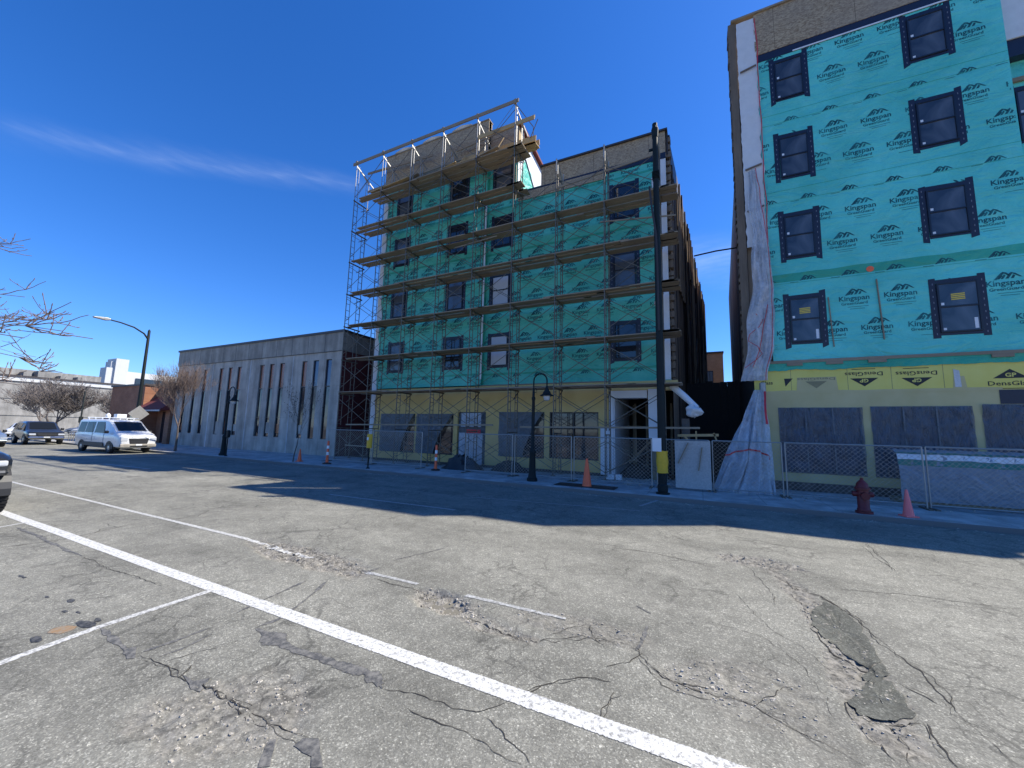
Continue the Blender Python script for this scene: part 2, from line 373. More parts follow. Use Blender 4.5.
# ------------------------------------------------------------------ mesh helpers
ORG = {}
class MB:
    def __init__(s): s.v = []; s.f = []
    def face(s, pts):
        b = len(s.v); s.v += [Vector(p) for p in pts]; s.f.append(tuple(range(b, b+len(pts)))); return s
    def box(s, x0, x1, y0, y1, z0, z1):
        b = len(s.v)
        s.v += [Vector(p) for p in ((x0,y0,z0),(x1,y0,z0),(x1,y1,z0),(x0,y1,z0),(x0,y0,z1),(x1,y0,z1),(x1,y1,z1),(x0,y1,z1))]
        s.f += [tuple(b+i for i in q) for q in ((3,2,1,0),(4,5,6,7),(0,1,5,4),(1,2,6,5),(2,3,7,6),(3,0,4,7))]
        return s
    def bar(s, p, q, w, h, up=(0, 0, 1)):
        p, q = Vector(p), Vector(q); d = (q-p).normalized(); u = Vector(up)
        if abs(d.dot(u)) > .99: u = Vector((0, 1, 0))
        a = d.cross(u).normalized()*w/2; c = a.cross(d).normalized()*h/2
        b = len(s.v)
        for o in (p, q): s.v += [o-a-c, o+a-c, o+a+c, o-a+c]
        s.f += [tuple(b+i for i in f) for f in ((0,3,2,1),(4,5,6,7),(0,1,5,4),(1,2,6,5),(2,3,7,6),(3,0,4,7))]
        return s
    def tube(s, pts, r, n=6, caps=True):
        pts = [Vector(p) for p in pts]
        rs = r if isinstance(r, (list, tuple)) else [r]*len(pts)
        b = len(s.v); ref = None
        for i, p in enumerate(pts):
            d = (pts[min(i+1, len(pts)-1)]-pts[max(i-1, 0)]).normalized()
            if ref is None or abs(d.dot(ref)) > .98:
                ref = Vector((0, 0, 1)) if abs(d.z) < .9 else Vector((1, 0, 0))
            a = d.cross(ref).normalized(); c = d.cross(a).normalized(); ref = a.cross(d) if False else ref
            for k in range(n):
                t = 2*math.pi*k/n; s.v.append(p+(a*math.cos(t)+c*math.sin(t))*rs[i])
        for i in range(len(pts)-1):
            for k in range(n):
                k2 = (k+1) % n
                s.f.append((b+i*n+k, b+i*n+k2, b+(i+1)*n+k2, b+(i+1)*n+k))
        if caps:
            s.f.append(tuple(b+k for k in range(n))[::-1]); e = b+(len(pts)-1)*n
            s.f.append(tuple(e+k for k in range(n)))
        return s
    def lathe(s, prof, o=(0, 0, 0), n=20, axis='z', a0=0.0):
        o = Vector(o); b = len(s.v)
        for r, h in prof:
            for k in range(n):
                t = 2*math.pi*k/n+a0; c, q = math.cos(t)*r, math.sin(t)*r
                s.v.append(o+(Vector((c, q, h)) if axis == 'z' else Vector((c, h, q)) if axis == 'y' else Vector((h, c, q))))
        for i in range(len(prof)-1):
            for k in range(n):
                k2 = (k+1) % n; s.f.append((b+i*n+k, b+i*n+k2, b+(i+1)*n+k2, b+(i+1)*n+k))
        s.f.append(tuple(b+k for k in range(n))[::-1]); e = b+(len(prof)-1)*n; s.f.append(tuple(e+k for k in range(n)))
        return s
    def prism(s, poly, axis, lo, hi):
        """poly: list of 2-D points; axis: 'x','y','z' is the extrusion axis"""
        def mk(a, b, t): return Vector((t, a, b)) if axis == 'x' else Vector((a, t, b)) if axis == 'y' else Vector((a, b, t))
        b = len(s.v); n = len(poly)
        s.v += [mk(a, c, lo) for a, c in poly]+[mk(a, c, hi) for a, c in poly]
        s.f.append(tuple(range(b, b+n))[::-1]); s.f.append(tuple(range(b+n, b+2*n)))
        for k in range(n): s.f.append((b+k, b+(k+1) % n, b+n+(k+1) % n, b+n+k))
        return s
    def grid(s, fn, nu, nv):
        b = len(s.v)
        for j in range(nv+1):
            for i in range(nu+1): s.v.append(Vector(fn(i/nu, j/nv)))
        for j in range(nv):
            for i in range(nu):
                k = b+j*(nu+1)+i; s.f.append((k, k+1, k+nu+2, k+nu+1))
        return s
    def build(s, name, mat, parent=None, smooth=False, local=False, bevel=0, normals=True):
        off = Vector((0, 0, 0)) if (parent is None or local) else ORG.get(parent.name, Vector((0, 0, 0)))
        me = bpy.data.meshes.new(name)
        me.from_pydata([tuple(v-off) for v in s.v], [], s.f)
        if normals:
            import bmesh
            bm = bmesh.new(); bm.from_mesh(me); bmesh.ops.recalc_face_normals(bm, faces=bm.faces); bm.to_mesh(me); bm.free()
        me.materials.append(mat if not isinstance(mat, str) else M[mat])
        if smooth:
            me.polygons.foreach_set('use_smooth', [True]*len(me.polygons))
            try: me.set_sharp_from_angle(angle=R(40))
            except Exception: pass
        o = bpy.data.objects.new(name, me); COL.objects.link(o)
        if parent is not None: o.parent = parent; ORG[o.name] = ORG.get(parent.name, Vector((0, 0, 0)))
        if bevel:
            b = o.modifiers.new('bevel', 'BEVEL'); b.width = bevel; b.segments = 2; b.limit_method = 'ANGLE'
        return o
def tag(o, label=None, cat=None, group=None, kind=None):
    for k, v in (('label', label), ('category', cat), ('group', group), ('kind', kind)):
        if v: o[k] = v
    return o
def thing(name, loc, label, cat, group=None, rz=0.0):
    o = bpy.data.objects.new(name, None); COL.objects.link(o); o.location = loc; o.rotation_euler.z = rz
    o.empty_display_size = .2; ORG[o.name] = Vector(loc); return tag(o, label, cat, group)
def copy_tree(o, parent=None, skip=()):
    c = o.copy(); COL.objects.link(c)
    if parent is not None: c.parent = parent
    ORG[c.name] = ORG.get(o.name, Vector((0, 0, 0)))
    for ch in list(o.children):
        if ch.name.split('.')[0] in skip: continue
        copy_tree(ch, c)
    return c
def wall_holes(mb, x0, x1, z0, z1, y, holes, depth=.12):
    """vertical sheet facing -Y with rectangular openings and their reveals"""
    xs = sorted({x0, x1, *[v for h in holes for v in h[:2] if x0 < v < x1]})
    zs = sorted({z0, z1, *[v for h in holes for v in h[2:] if z0 < v < z1]})
    for i in range(len(xs)-1):
        for j in range(len(zs)-1):
            mx, mz = (xs[i]+xs[i+1])/2, (zs[j]+zs[j+1])/2
            if any(h[0] < mx < h[1] and h[2] < mz < h[3] for h in holes): continue
            mb.face([(xs[i], y, zs[j]), (xs[i+1], y, zs[j]), (xs[i+1], y, zs[j+1]), (xs[i], y, zs[j+1])])
    for a, b, c, d in holes:
        c = max(c, z0)
        mb.face([(a, y, c), (a, y+depth, c), (a, y+depth, d), (a, y, d)])
        mb.face([(b, y, c), (b, y, d), (b, y+depth, d), (b, y+depth, c)])
        mb.face([(a, y, d), (a, y+depth, d), (b, y+depth, d), (b, y, d)])
        mb.face([(a, y, c), (b, y, c), (b, y+depth, c), (a, y+depth, c)])
    return mb
def text_mesh(txt, size, bold=0.0):
    cu = bpy.data.curves.new('lettering', 'FONT'); cu.body = txt; cu.size = size; cu.align_x = 'CENTER'
    cu.offset = bold; cu.resolution_u = 2
    o = bpy.data.objects.new('lettering', cu); COL.objects.link(o)
    dg = bpy.context.evaluated_depsgraph_get(); me = bpy.data.meshes.new_from_object(o.evaluated_get(dg))
    vs = [v.co.copy() for v in me.vertices]; fs = [tuple(p.vertices) for p in me.polygons]
    bpy.data.objects.remove(o); bpy.data.curves.remove(cu); bpy.data.meshes.remove(me)
    return vs, fs
def stamp(mb, vf, x, y, z, rot=0.0, sx=1.0, sz=1.0, clip=None):
    """put flat lettering (vs, fs in its own x/y) on a wall facing -Y"""
    vs, fs = vf; c, s = math.cos(rot), math.sin(rot); b = len(mb.v)
    for v in vs:
        px, pz = v.x*sx, v.y*sz
        mb.v.append(Vector((x+px*c-pz*s, y, z+px*s+pz*c)))
    mb.f += [tuple(b+i for i in f) for f in fs]
def clip_faces(mb, x0, x1, holes):
    ok = lambda p: x0 < p.x < x1 and not any(a < p.x < b and c < p.z < d for a, b, c, d in holes)
    mb.f = [f for f in mb.f if all(ok(mb.v[i]) for i in f)]
    used = sorted({i for f in mb.f for i in f}); ix = {v: k for k, v in enumerate(used)}
    mb.v = [mb.v[i] for i in used]; mb.f = [tuple(ix[i] for i in f) for f in mb.f]

# ------------------------------------------------------------------ ground, road, kerbs
def ell(x, y, cx, cy, rx, ry, rot):
    c, s = math.cos(rot), math.sin(rot); dx, dy = x-cx, y-cy
    return math.hypot((dx*c+dy*s)/rx, (-dx*s+dy*c)/ry)
def seg_d(x, y, pts):
    best = 9
    for (ax, ay), (bx, by) in zip(pts, pts[1:]):
        vx, vy = bx-ax, by-ay; t = max(0, min(1, ((x-ax)*vx+(y-ay)*vy)/(vx*vx+vy*vy)))
        best = min(best, math.hypot(x-ax-vx*t, y-ay-vy*t))
    return best
def gp(pts): return [(p.x, p.y) for p in (onZ(*q) for q in pts)]
def z5(pts, ox, oy, s): return [(ox+x/s, oy+y/s) for x, y in pts]
BROKEN = gp([(762, 560), (775, 572), (800, 592), (828, 622), (858, 655), (880, 690), (905, 745)])
BROKEN2 = gp([(808, 604), (838, 648), (848, 690), (880, 735)])
CRK = gp([(455, 612), (480, 628), (535, 640)])
POT = [(-5.25, 4.0, 1.35, .30, -.06, .030, 1.0), (-2.66, 3.80, .44, .22, .0, .06, 1.3), (-2.05, 3.62, .7, .1, -.25, .015, .6),
       (.75, 7.2, .55, .30, .0, .02, .9), (-1.15, 3.95, .75, .22, .1, .006, .45), (.35, 3.6, .5, .45, .2, .006, .35),
       (-2.9, 1.75, .55, .40, .3, .012, .6), (.0, 3.65, .35, .3, 0, .008, .5)]
def damage(x, y):
    m = 0.0; dep = 0.0
    wob = .35*noise.noise(Vector((x*2.3, y*2.3, 1.7)))+.22*noise.noise(Vector((x*7, y*7, 4.1)))
    for cx, cy, rx, ry, rot, d, k in POT:
        e = ell(x, y, cx, cy, rx, ry, rot)+wob
        if e < 1.15:
            w = min(1, max(0, (1.15-e)/.35)); m = max(m, w*k); dep = max(dep, w*d)
    for line, wd, d in ((BROKEN, .16, .016), (BROKEN2, .13, .014), (CRK, .06, .015)):
        q = seg_d(x, y, line)/wd+wob*1.3
        if q < 1.1:
            w = min(1, max(0, (1.1-q)/.5)); m = max(m, w*.85); dep = max(dep, w*d)
    return min(m, 1.0), dep
def road_h(x, y, full=False):
    h = .006*noise.noise(Vector((x*.5, y*.5, 0)))
    m = 0.0
    if -8 < x < 3.7 and 1.1 < y < 8.6:
        m, dep = damage(x, y)
        if m > 0:
            d, _ = noise.voronoi(Vector((x*11, y*11, .3)))
            cell = noise.cell(Vector((x*9, y*9, 2)))
            h += -dep + m*(.030*(d[1]-d[0]) + .016*noise.noise(Vector((x*22, y*22, 0))) + .016*cell)
    return (h, m) if full else h
def lines(segs):
    out = []
    for a, b, st in segs:
        n = max(1, round((b-a)/st)); out += [a+(b-a)*i/n for i in range(n)]
    return out+[segs[-1][1]]
RX = lines([(-400, -60, 20), (-60, -20, 4), (-20, -8, .5), (-8, 3.7, .035), (3.7, 12, .5), (12, 60, 4), (60, 400, 20)])
RY = lines([(-3.2, 1.1, .5), (1.1, 8.6, .035), (8.6, 12.2, .4)])
vs, fs, wear = [], [], []
for y in RY:
    for x in RX:
        h, m = road_h(x, y, True); vs.append((x, y, h)); wear.append(m)
nx = len(RX)
for j in range(len(RY)-1):
    for i in range(nx-1):
        k = j*nx+i; fs.append((k, k+1, k+nx+1, k+nx))
me = bpy.data.meshes.new('road'); me.from_pydata(vs, [], fs)
me.attributes.new('wear', 'FLOAT', 'POINT').data.foreach_set('value', wear)
me.polygons.foreach_set('use_smooth', [True]*len(fs)); me.materials.append(M['asphalt'])
road = bpy.data.objects.new('road', me); COL.objects.link(road); tag(road, kind='structure')
def struct(name, mb, mat, **k): return tag(mb.build(name, mat, **k), kind='structure')
struct('ground', MB().face([(-900, -900, -.06), (900, -900, -.06), (900, 900, -.06), (-900, 900, -.06)]), 'ground')
KY = 12.2
struct('sidewalk', MB().box(-52, 400, KY+.16, 16.9, -.05, .13), 'walk')
struct('kerb', MB().box(-52, 400, KY, KY+.16, -.05, .128), 'kerb', bevel=.02)
struct('near_sidewalk', MB().box(-400, 400, -7, -3.36, -.05, .13), 'walk')
struct('near_kerb', MB().box(-400, 400, -3.36, -3.2, -.05, .128), 'kerb')
struct('parking_lot', MB().face([(-94, KY+1.8, .03), (-52, KY+1.8, .03), (-52, 60, .03), (-94, 60, .03)]), asphalt('lot_asphalt', .27, 1, 1, False))
struct('verge', MB().box(-200, -52.0, KY+.0, KY+1.8, -.05, .10), 'walk')
struct('alley_floor', MB().face([(-.86, 16.9, .02), (3, 16.9, .02), (3, 60, .02), (-.86, 60, .02)]), 'soil')

def ribbon(name, pts, w0, w1, mat, lift=.003, jit=0.0, step=.05, taper=True, kind='structure'):
    """a flat strip lying on the road along ground points"""
    P = [Vector((x, y, 0)) for x, y in pts]; L = []
    for a, b in zip(P, P[1:]):
        n = max(1, int((b-a).length/step)); L += [a.lerp(b, i/n) for i in range(n)]
    L.append(P[-1]); mb = MB(); n = len(L); sd = random.random()*50
    for i, p in enumerate(L):
        d = (L[min(i+1, n-1)]-L[max(i-1, 0)]).normalized(); a = Vector((-d.y, d.x, 0))
        t = i/max(1, n-1)
        if jit: p = p + a*jit*(noise.noise(Vector((p.x*3, p.y*3, sd)))+.6*noise.noise(Vector((p.x*11, p.y*11, sd))))
        w = (w0+(w1-w0)*t)/2
        if jit: w *= .45+1.0*abs(noise.noise(Vector((p.x*6, p.y*6, sd+9))))*1.6
        if taper: w *= min(1, 8*t+.15, 8*(1-t)+.15)
        for sgn in (-1, -.6, 0, .6, 1):
            q = p+a*w*sgn*(1.25 if jit else 1.04); mb.v.append(Vector((q.x, q.y, road_h(q.x, q.y)+lift)))
    for i in range(n-1):
        for k in range(4): mb.f.append((5*i+k, 5*i+k+1, 5*i+k+6, 5*i+k+5))
    return cored(mb.build(name, mat, road, normals=False), [0, .62, 1, .62, 0]*n)
def cored(o, vals):
    o.data.attributes.new('core', 'FLOAT', 'POINT').data.foreach_set('value', vals); return o
ribbon('edge_line', [(-60, 2.76), (6, 2.76)], .165, .165, 'paint', .004, 0, .08, False)
ribbon('lane_line', [(-60, 4.12), (-6.0, 4.10)], .085, .085, 'paint_thin', .004, 0, .08, False)
ribbon('lane_line', gp([(268, 546), (312, 556.5)]), .09, .09, 'paint_thin', .004, 0, .05, False)
ribbon('lane_line', gp([(366, 572), (418, 584.5)]), .07, .06, 'paint_faint', .004, 0, .05, False)
ribbon('lane_line', gp([(466, 595.5), (566, 619)]), .07, .05, 'paint_faint', .004, 0, .05, False)
ribbon('parking_line', gp([(212, 590.5), (100, 627), (-20, 671)]), .09, .09, 'paint_thin', .0042, 0, .05, False)
ribbon('parking_line', gp([(26, 522.5), (-20, 531)]), .08, .08, 'paint_thin', .0042, 0, .05, False)
ribbon('far_parking_line', gp([(330, 494.6), (455, 510)]), .10, .10, 'paint_faint', .004, 0, .1, False)
ribbon('far_parking_line', gp([(640, 506), (662, 499)]), .10, .10, 'paint_faint', .004, 0, .1, False)
ribbon('far_parking_line', gp([(470, 497), (640, 511)]), .05, .05, 'paint_faint', .004, 0, .1, False)
ribbon('far_parking_line', gp([(104, 464), (150, 469)]), .12, .12, 'paint_faint', .004, 0, .1, False)
A5 = lambda p: gp(z5(p, 0, 460, 2.438)); A6 = lambda p: gp(z5(p, 300, 460, 2.438)); A7 = lambda p: gp(z5(p, 640, 480, 2.667))
A4 = lambda p: gp(z5(p, 200, 540, 3.37))
for pts, w in ((A4([(190, 300), (250, 335), (330, 372), (420, 405), (500, 432), (560, 445), (600, 470), (615, 500)]), .13),
               (A4([(118, 247), (200, 210), (290, 170), (358, 138)]), .04), (A4([(188, 297), (280, 262), (360, 200), (437, 133)]), .045),
               (A5([(350, 467), (430, 440), (515, 408)]), .05), (A5([(385, 480), (440, 462), (520, 425)]), .03), (A5([(245, 412), (300, 460), (325, 480)]), .06),
               (A5([(40, 165), (90, 185), (130, 205), (200, 235)]), .06), (A6([(225, 245), (355, 215)]), .035),
               (A6([(850, 405), (835, 440), (822, 465)]), .06), (A6([(820, 355), (855, 375)]), .05), (A4([(530, 100), (575, 105), (610, 92)]), .05)):
    ribbon('tar_seal', pts, w, w*.8, 'tar', .0035, .016, .02)
thin = [(A5([(0, 215), (150, 195), (330, 155)]), .02), (A5([(190, 205), (240, 170), (290, 165), (240, 150)]), .012), (A5([(200, 232), (270, 265), (330, 285), (410, 310)]), .014),
  (A5([(480, 137), (512, 122)]), .02), (A5([(520, 145), (640, 148), (700, 152)]), .012), (A5([(330, 480), (400, 500), (470, 545), (540, 570), (590, 600), (650, 640), (700, 660), (760, 690)]), .016),
  (A5([(400, 492), (480, 470), (540, 455)]), .012), (A5([(540, 572), (590, 588), (600, 632)]), .013), (A5([(440, 530), (470, 500)]), .02),
  (A6([(175, 290), (290, 320), (330, 322)]), .014), (A6([(400, 380), (450, 400), (500, 418), (570, 440), (690, 432), (800, 450), (830, 470)]), .016), (A6([(600, 430), (700, 400), (790, 442)]), .009),
  (A6([(760, 213), (880, 230), (1010, 262)]), .018), (A6([(820, 460), (850, 500), (910, 545), (1020, 560)]), .014), (A6([(830, 480), (880, 550), (950, 575), (1020, 592)]), .012),
  (A6([(722, 640), (750, 600), (775, 570)]), .016), (A6([(520, 590), (540, 565), (640, 540), (700, 530), (760, 540)]), .018), (A6([(455, 630), (490, 655), (500, 680), (530, 692), (570, 740)]), .016),
  (A6([(200, 560), (270, 575), (330, 590), (430, 615), (520, 590)]), .011), (A6([(270, 600), (330, 640), (420, 680), (500, 720), (560, 750)]), .012), (A6([(740, 500), (800, 490), (830, 470)]), .016), (A6([(700, 400), (720, 440), (760, 470)]), .01),
  (A7([(0, 480), (60, 530), (160, 560), (300, 600), (360, 640), (450, 690), (540, 730), (600, 768)]), .014), (A7([(230, 190), (300, 245), (345, 290), (360, 340)]), .012), (A7([(300, 600), (350, 575), (380, 548), (440, 556)]), .01),
  (A7([(360, 255), (420, 290), (480, 310), (560, 360), (620, 420), (690, 470), (760, 520), (830, 600), (880, 660)]), .020), (A7([(450, 395), (520, 460), (590, 500), (640, 515)]), .032), (A7([(480, 312), (520, 330), (600, 385)]), .02),
  (A7([(590, 560), (545, 590), (560, 640), (640, 700), (690, 760)]), .018), (A7([(745, 645), (790, 700), (845, 768)]), .018), (A7([(690, 540), (760, 575), (800, 600)]), .014), (A7([(580, 632), (650, 642), (745, 640)]), .014),
  (A7([(600, 170), (685, 245)]), .014), (A7([(515, 290), (700, 305), (900, 330), (1020, 350)]), .014), (A7([(250, 300), (350, 400), (420, 440), (480, 490), (540, 520)]), .008), (A7([(200, 380), (330, 420), (440, 500), (500, 580), (520, 640)]), .008), (A7([(400, 300), (440, 340), (450, 380)]), .009), (A7([(60, 200), (200, 230), (290, 270)]), .008),
  (A7([(640, 640), (700, 700), (720, 768)]), .010), (A7([(860, 640), (960, 720), (1020, 768)]), .008), (gp([(560, 480), (640, 495), (700, 497)]), .02), (gp([(860, 545), (900, 575)]), .012)]
for pts, w in thin:
    ribbon('road_crack', pts, w*.62, w*.45, 'crack', .0035, .045, .02)
    if w >= .013 and random.random() < .8:
        k = random.uniform(.02, .06); ribbon('road_crack', [(x+k*random.uniform(-.5, 1), y+k*random.uniform(-1, .6)) for x, y in pts], w*.3, w*.25, 'crack', .0035, .06, .02)
def sheet(name, poly, mat, lift=.004, jag=.02):
    P = [Vector((x, y, 0)) for x, y in poly]; L = []
    for a, b in zip(P, P[1:]+P[:1]):
        n = max(1, int((b-a).length/.04)); L += [a.lerp(b, i/n) for i in range(n)]
    c = sum(L, Vector())/len(L); mb = MB(); q = []
    for p in L:
        d = (p-c).normalized(); p = p+d*jag*(noise.noise(Vector((p.x*8, p.y*8, 3)))+.5*noise.noise(Vector((p.x*25, p.y*25, 5)))); q.append(p)
    rings = 7; n = len(q)
    for k in range(rings+1):
        for p in q:
            s = c.lerp(p, 1-.07*k if k < 4 else .79*(1-(k-3)/(rings-3))) if k < rings else c.lerp(p, .01)
            mb.v.append(Vector((s.x, s.y, max(road_h(s.x, s.y), -.012)+lift)))
    for k in range(rings):
        for i in range(n): mb.f.append((k*n+i, k*n+(i+1) % n, (k+1)*n+(i+1) % n, (k+1)*n+i))
    return cored(mb.build(name, mat, road, normals=False, smooth=True), [r_ for r_ in [min(1.0, .34*k) for k in range(rings+1)] for rings_ in range(n)])
sheet('asphalt_patch', A7([(455, 340), (490, 322), (530, 340), (570, 372), (600, 402), (625, 450), (648, 488), (622, 508), (560, 478), (495, 425), (450, 385)]), 'patch', .006, .05)
sheet('asphalt_patch', A7([(596, 545), (625, 522), (672, 535), (706, 575), (745, 638), (650, 640), (580, 630), (548, 588)]), 'patch', .006, .05)
sheet('asphalt_patch', A7([(618, 500), (648, 490), (668, 518), (650, 530), (622, 524), (600, 538), (592, 520)]), 'patch', .005, .04)
sheet('tar_patch', A4([(235, 662), (262, 662), (245, 710), (238, 768), (190, 775), (205, 730)]), 'tar', .004, .012)
sheet('tar_patch', A4([(345, 660), (400, 668), (408, 700), (418, 775), (372, 775), (375, 735), (345, 718), (310, 690)]), 'tar', .004, .012)
sheet('tar_patch', A5([(440, 520), (470, 540), (520, 530), (490, 565), (465, 560), (455, 540)]), 'tar', .004, .012)
sheet('tar_patch', A5([(300, 460), (335, 455), (330, 485), (308, 488)]), 'tar', .004, .012)
sheet('tar_patch', A4([(535, 440), (590, 455), (625, 485), (600, 500), (570, 465)]), 'tar', .004, .012)
for c, r in (((86, 268), 6), ((150, 526), 9), ((100, 274), 4), ((290, 369), 8), ((350, 468), 14), ((375, 462), 8), ((400, 447), 7), ((192, 352), 4), ((318, 415), 5), ((265, 412), 5)):
    px, py = c[0]/4.04, 510+c[1]/4.04; o = gp([(px, py)])[0]; s = r/190
    sheet('oil_spot', [(o[0]+s*2.0*math.cos(t)*random.uniform(.7, 1.2)-s*.3, o[1]+s*.7*math.sin(t)*random.uniform(.7, 1.2)) for t in [i*.63 for i in range(10)]], 'oil', .0046, .02)
o = gp([(63, 630)])[0]
sheet('rust_spot', [(o[0]+.11*math.cos(i*.63), o[1]+.09*math.sin(i*.63)) for i in range(10)], 'rust', .0036, .06)
# loose broken asphalt in and round the potholes
mb = MB()
def chunk(x, y, s):
    z = road_h(x, y); n = random.randint(4, 6); a0 = random.random()*6; b = len(mb.v); h = s*random.uniform(.18, .42)
    tl = random.uniform(-.3, .3)
    for k in range(n):
        t = a0+2*math.pi*k/n; r = s*random.uniform(.6, 1.1); mb.v.append(Vector((x+r*math.cos(t), y+r*math.sin(t), z-.004)))
    for k in range(n):
        t = a0+2*math.pi*k/n+.2; r = s*random.uniform(.4, .85); mb.v.append(Vector((x+r*math.cos(t), y+r*math.sin(t), z+h*(1+tl*math.cos(t)))))
    mb.f.append(tuple(range(b+n, b+2*n)))
    for k in range(n): mb.f.append((b+k, b+(k+1) % n, b+n+(k+1) % n, b+n+k))
for cx, cy, rx, ry, rot, d, k in POT:
    for _ in range(int(600*k*min(1.6, rx*ry*4+.3))):
        t = random.random()*6.28; r = math.sqrt(random.random())*1.1
        x, y = cx+rx*r*math.cos(t), cy+ry*r*math.sin(t)
        if damage(x, y)[0] > .3: chunk(x, y, min(.03, random.uniform(.004, .011)*(1+1.6*random.random()**6)))
for line, wd in ((BROKEN, .16), (BROKEN2, .12), (CRK, .06)):
    for (ax, ay), (bx, by) in zip(line, line[1:]):
        for _ in range(int(130*math.hypot(bx-ax, by-ay))):
            t = random.random(); x, y = ax+(bx-ax)*t+random.gauss(0, wd*.6), ay+(by-ay)*t+random.gauss(0, wd*.6)
            chunk(x, y, min(.022, random.uniform(.003, .008)*(1+2*random.random()**6)))
random.seed(5)
def grit(n, x0, x1, y0, y1, z, s0, s1):
    for _ in range(n):
        x, y, s_ = random.uniform(x0, x1), random.uniform(y0, y1), random.uniform(s0, s1); b = len(mb.v); k = random.randint(4, 5); a = random.random()*6
        for q in range(k): mb.v.append(Vector((x+s_*math.cos(a+6.283*q/k), y+s_*.8*math.sin(a+6.283*q/k), z)))
        mb.v.append(Vector((x, y, z+s_*random.uniform(.3, .9)))); t_ = len(mb.v)-1
        for q in range(k): mb.f.append((b+q, b+(q+1) % k, t_))
grit(260, -17, 9, 13.2, 15.2, .131, .012, .05); grit(420, -24, 9, KY-.35, KY-.01, .004, .008, .03); grit(160, -4, 1, 14.2, 16.2, .131, .02, .09)
tag(mb.build('loose_gravel', asphalt('chip_asphalt', .36, 1, 1.05, False)), kind='stuff')

# ------------------------------------------------------------------ windows of the wrapped buildings
FY = 16.3
def make_window(parent, x0, x1, z0, z1, y, tw=.17, pane='glass', note=None, tags=True, top_over=.06):
    """x0..x1, z0..z1: outer edge of the flashing tape; returns the window part"""
    ox, oz = (x0+x1)/2, z0; hw, H = (x1-x0)/2, z1-z0
    gx, gz0, gz1 = hw-tw, .11, H-.14
    f = MB()
    fw = .05
    for a, b, c, d in ((-gx, -gx+fw, gz0, gz1), (gx-fw, gx, gz0, gz1), (-gx+fw, gx-fw, gz0, gz0+fw), (-gx+fw, gx-fw, gz1-fw, gz1)):
        f.box(a, b, -.045, .03, c, d)
    f.box(-gx+fw, gx-fw, -.04, .02, H*.49, H*.49+.05)
    w = f.build('window', 'frame', parent, local=True, bevel=.006)
    w.location = Vector((ox, y, oz))-ORG[parent.name]; ORG[w.name] = Vector((0, 0, 0))
    p = MB().box(-gx+fw, gx-fw, -.012, .0, gz0+fw, H*.49).box(-gx+fw, gx-fw, -.022, -.008, H*.49+.05, gz1-fw)
    p.build('pane', pane, w, local=True)
    t = MB(); rj = lambda s: random.uniform(-s, s)
    for sgn in (-1, 1):
        a, b = sorted((sgn*gx, sgn*hw)); up = top_over+rj(.04)
        t.face([(a+rj(.012), -.006, -.09+rj(.05)), (b+rj(.012), -.006, -.07+rj(.05)), (b+rj(.012), -.006, H+up), (a+rj(.012), -.006, H+up+rj(.03))])
    t.face([(-gx, -.0075, gz1), (gx, -.0075, gz1), (gx+.02, -.0075, H-.01+rj(.02)), (-gx-.02, -.0075, H-.01+rj(.02))])
    t.face([(-gx, -.0075, rj(.02)+.02), (gx, -.0075, rj(.02)+.02), (gx, -.0075, gz0), (-gx, -.0075, gz0)])
    t.build('flashing_tape', 'tape', w, local=True, normals=False)
    d = MB()
    for sgn in (-1, 1):
        for k in range(int(H/.2)):
            x = sgn*(gx+tw*.5)+rj(.008); z = .06+k*.2+rj(.01); d.face([(x-.009, -.0095, z), (x+.009, -.0095, z), (x+.011, -.0095, z+.06), (x-.007, -.0095, z+.06)])
    d.build('tape_printing', 'tape_ink', w, local=True, normals=False)
    if tags:
        s = MB()
        s.face([(-gx+.07, -.026, H*.49+.08), (-gx+.14, -.026, H*.49+.08), (-gx+.14, -.026, H*.49+.16), (-gx+.07, -.026, H*.49+.16)])
        s.face([(-gx+.07, -.016, gz0+.08), (-gx+.14, -.016, gz0+.08), (-gx+.14, -.016, gz0+.15), (-gx+.07, -.016, gz0+.15)])
        if note: s.face([(gx-.17, -.016, gz0+.09), (gx-.09, -.016, gz0+.09), (gx-.09, -.016, gz0+.42), (gx-.17, -.016, gz0+.42)])
        s.build('sticker', 'white', w, local=True, normals=False)
    if note:
        s = MB()
        for k in range(4):
            z = H*.70-k*.055; s.face([(-.16, -.026, z), (.15, -.026, z+.01), (.15, -.026, z+.045), (-.16, -.026, z+.035)])
        s.build('notice', 'notice_yellow', w, local=True, normals=False)
    return w
KING = text_mesh('Kingspan', .27, .006); GREEN = text_mesh('GreenGuard', .15, .003)
FINE = text_mesh('Building Wrap', .06); DENS = text_mesh('DensGlass', .25, .003); GPT = text_mesh('GP', .20, .006)
def mountains(mb, x, y, z, s=1.0):
    for pts in (((-.36, -.02), (-.27, -.02), (-.05, .22), (-.08, .29), (-.15, .24)), ((-.08, .29), (-.05, .22), (.05, .12), (.09, .16), (.02, .25)), ((-.03, .0), (.06, .0), (.17, .19), (.14, .25), (.08, .2)),
                ((.14, .25), (.17, .19), (.36, .04), (.44, .02), (.26, .2)), ((-.16, .0), (-.09, .0), (-.01, .12), (-.05, .19)), ((.12, .0), (.20, .0), (.25, .1), (.19, .15)), ((-.25, .0), (-.19, .0), (-.09, .12), (-.12, .17))):
        mb.face([(x+a*s, y, z+b*s) for a, b in pts])
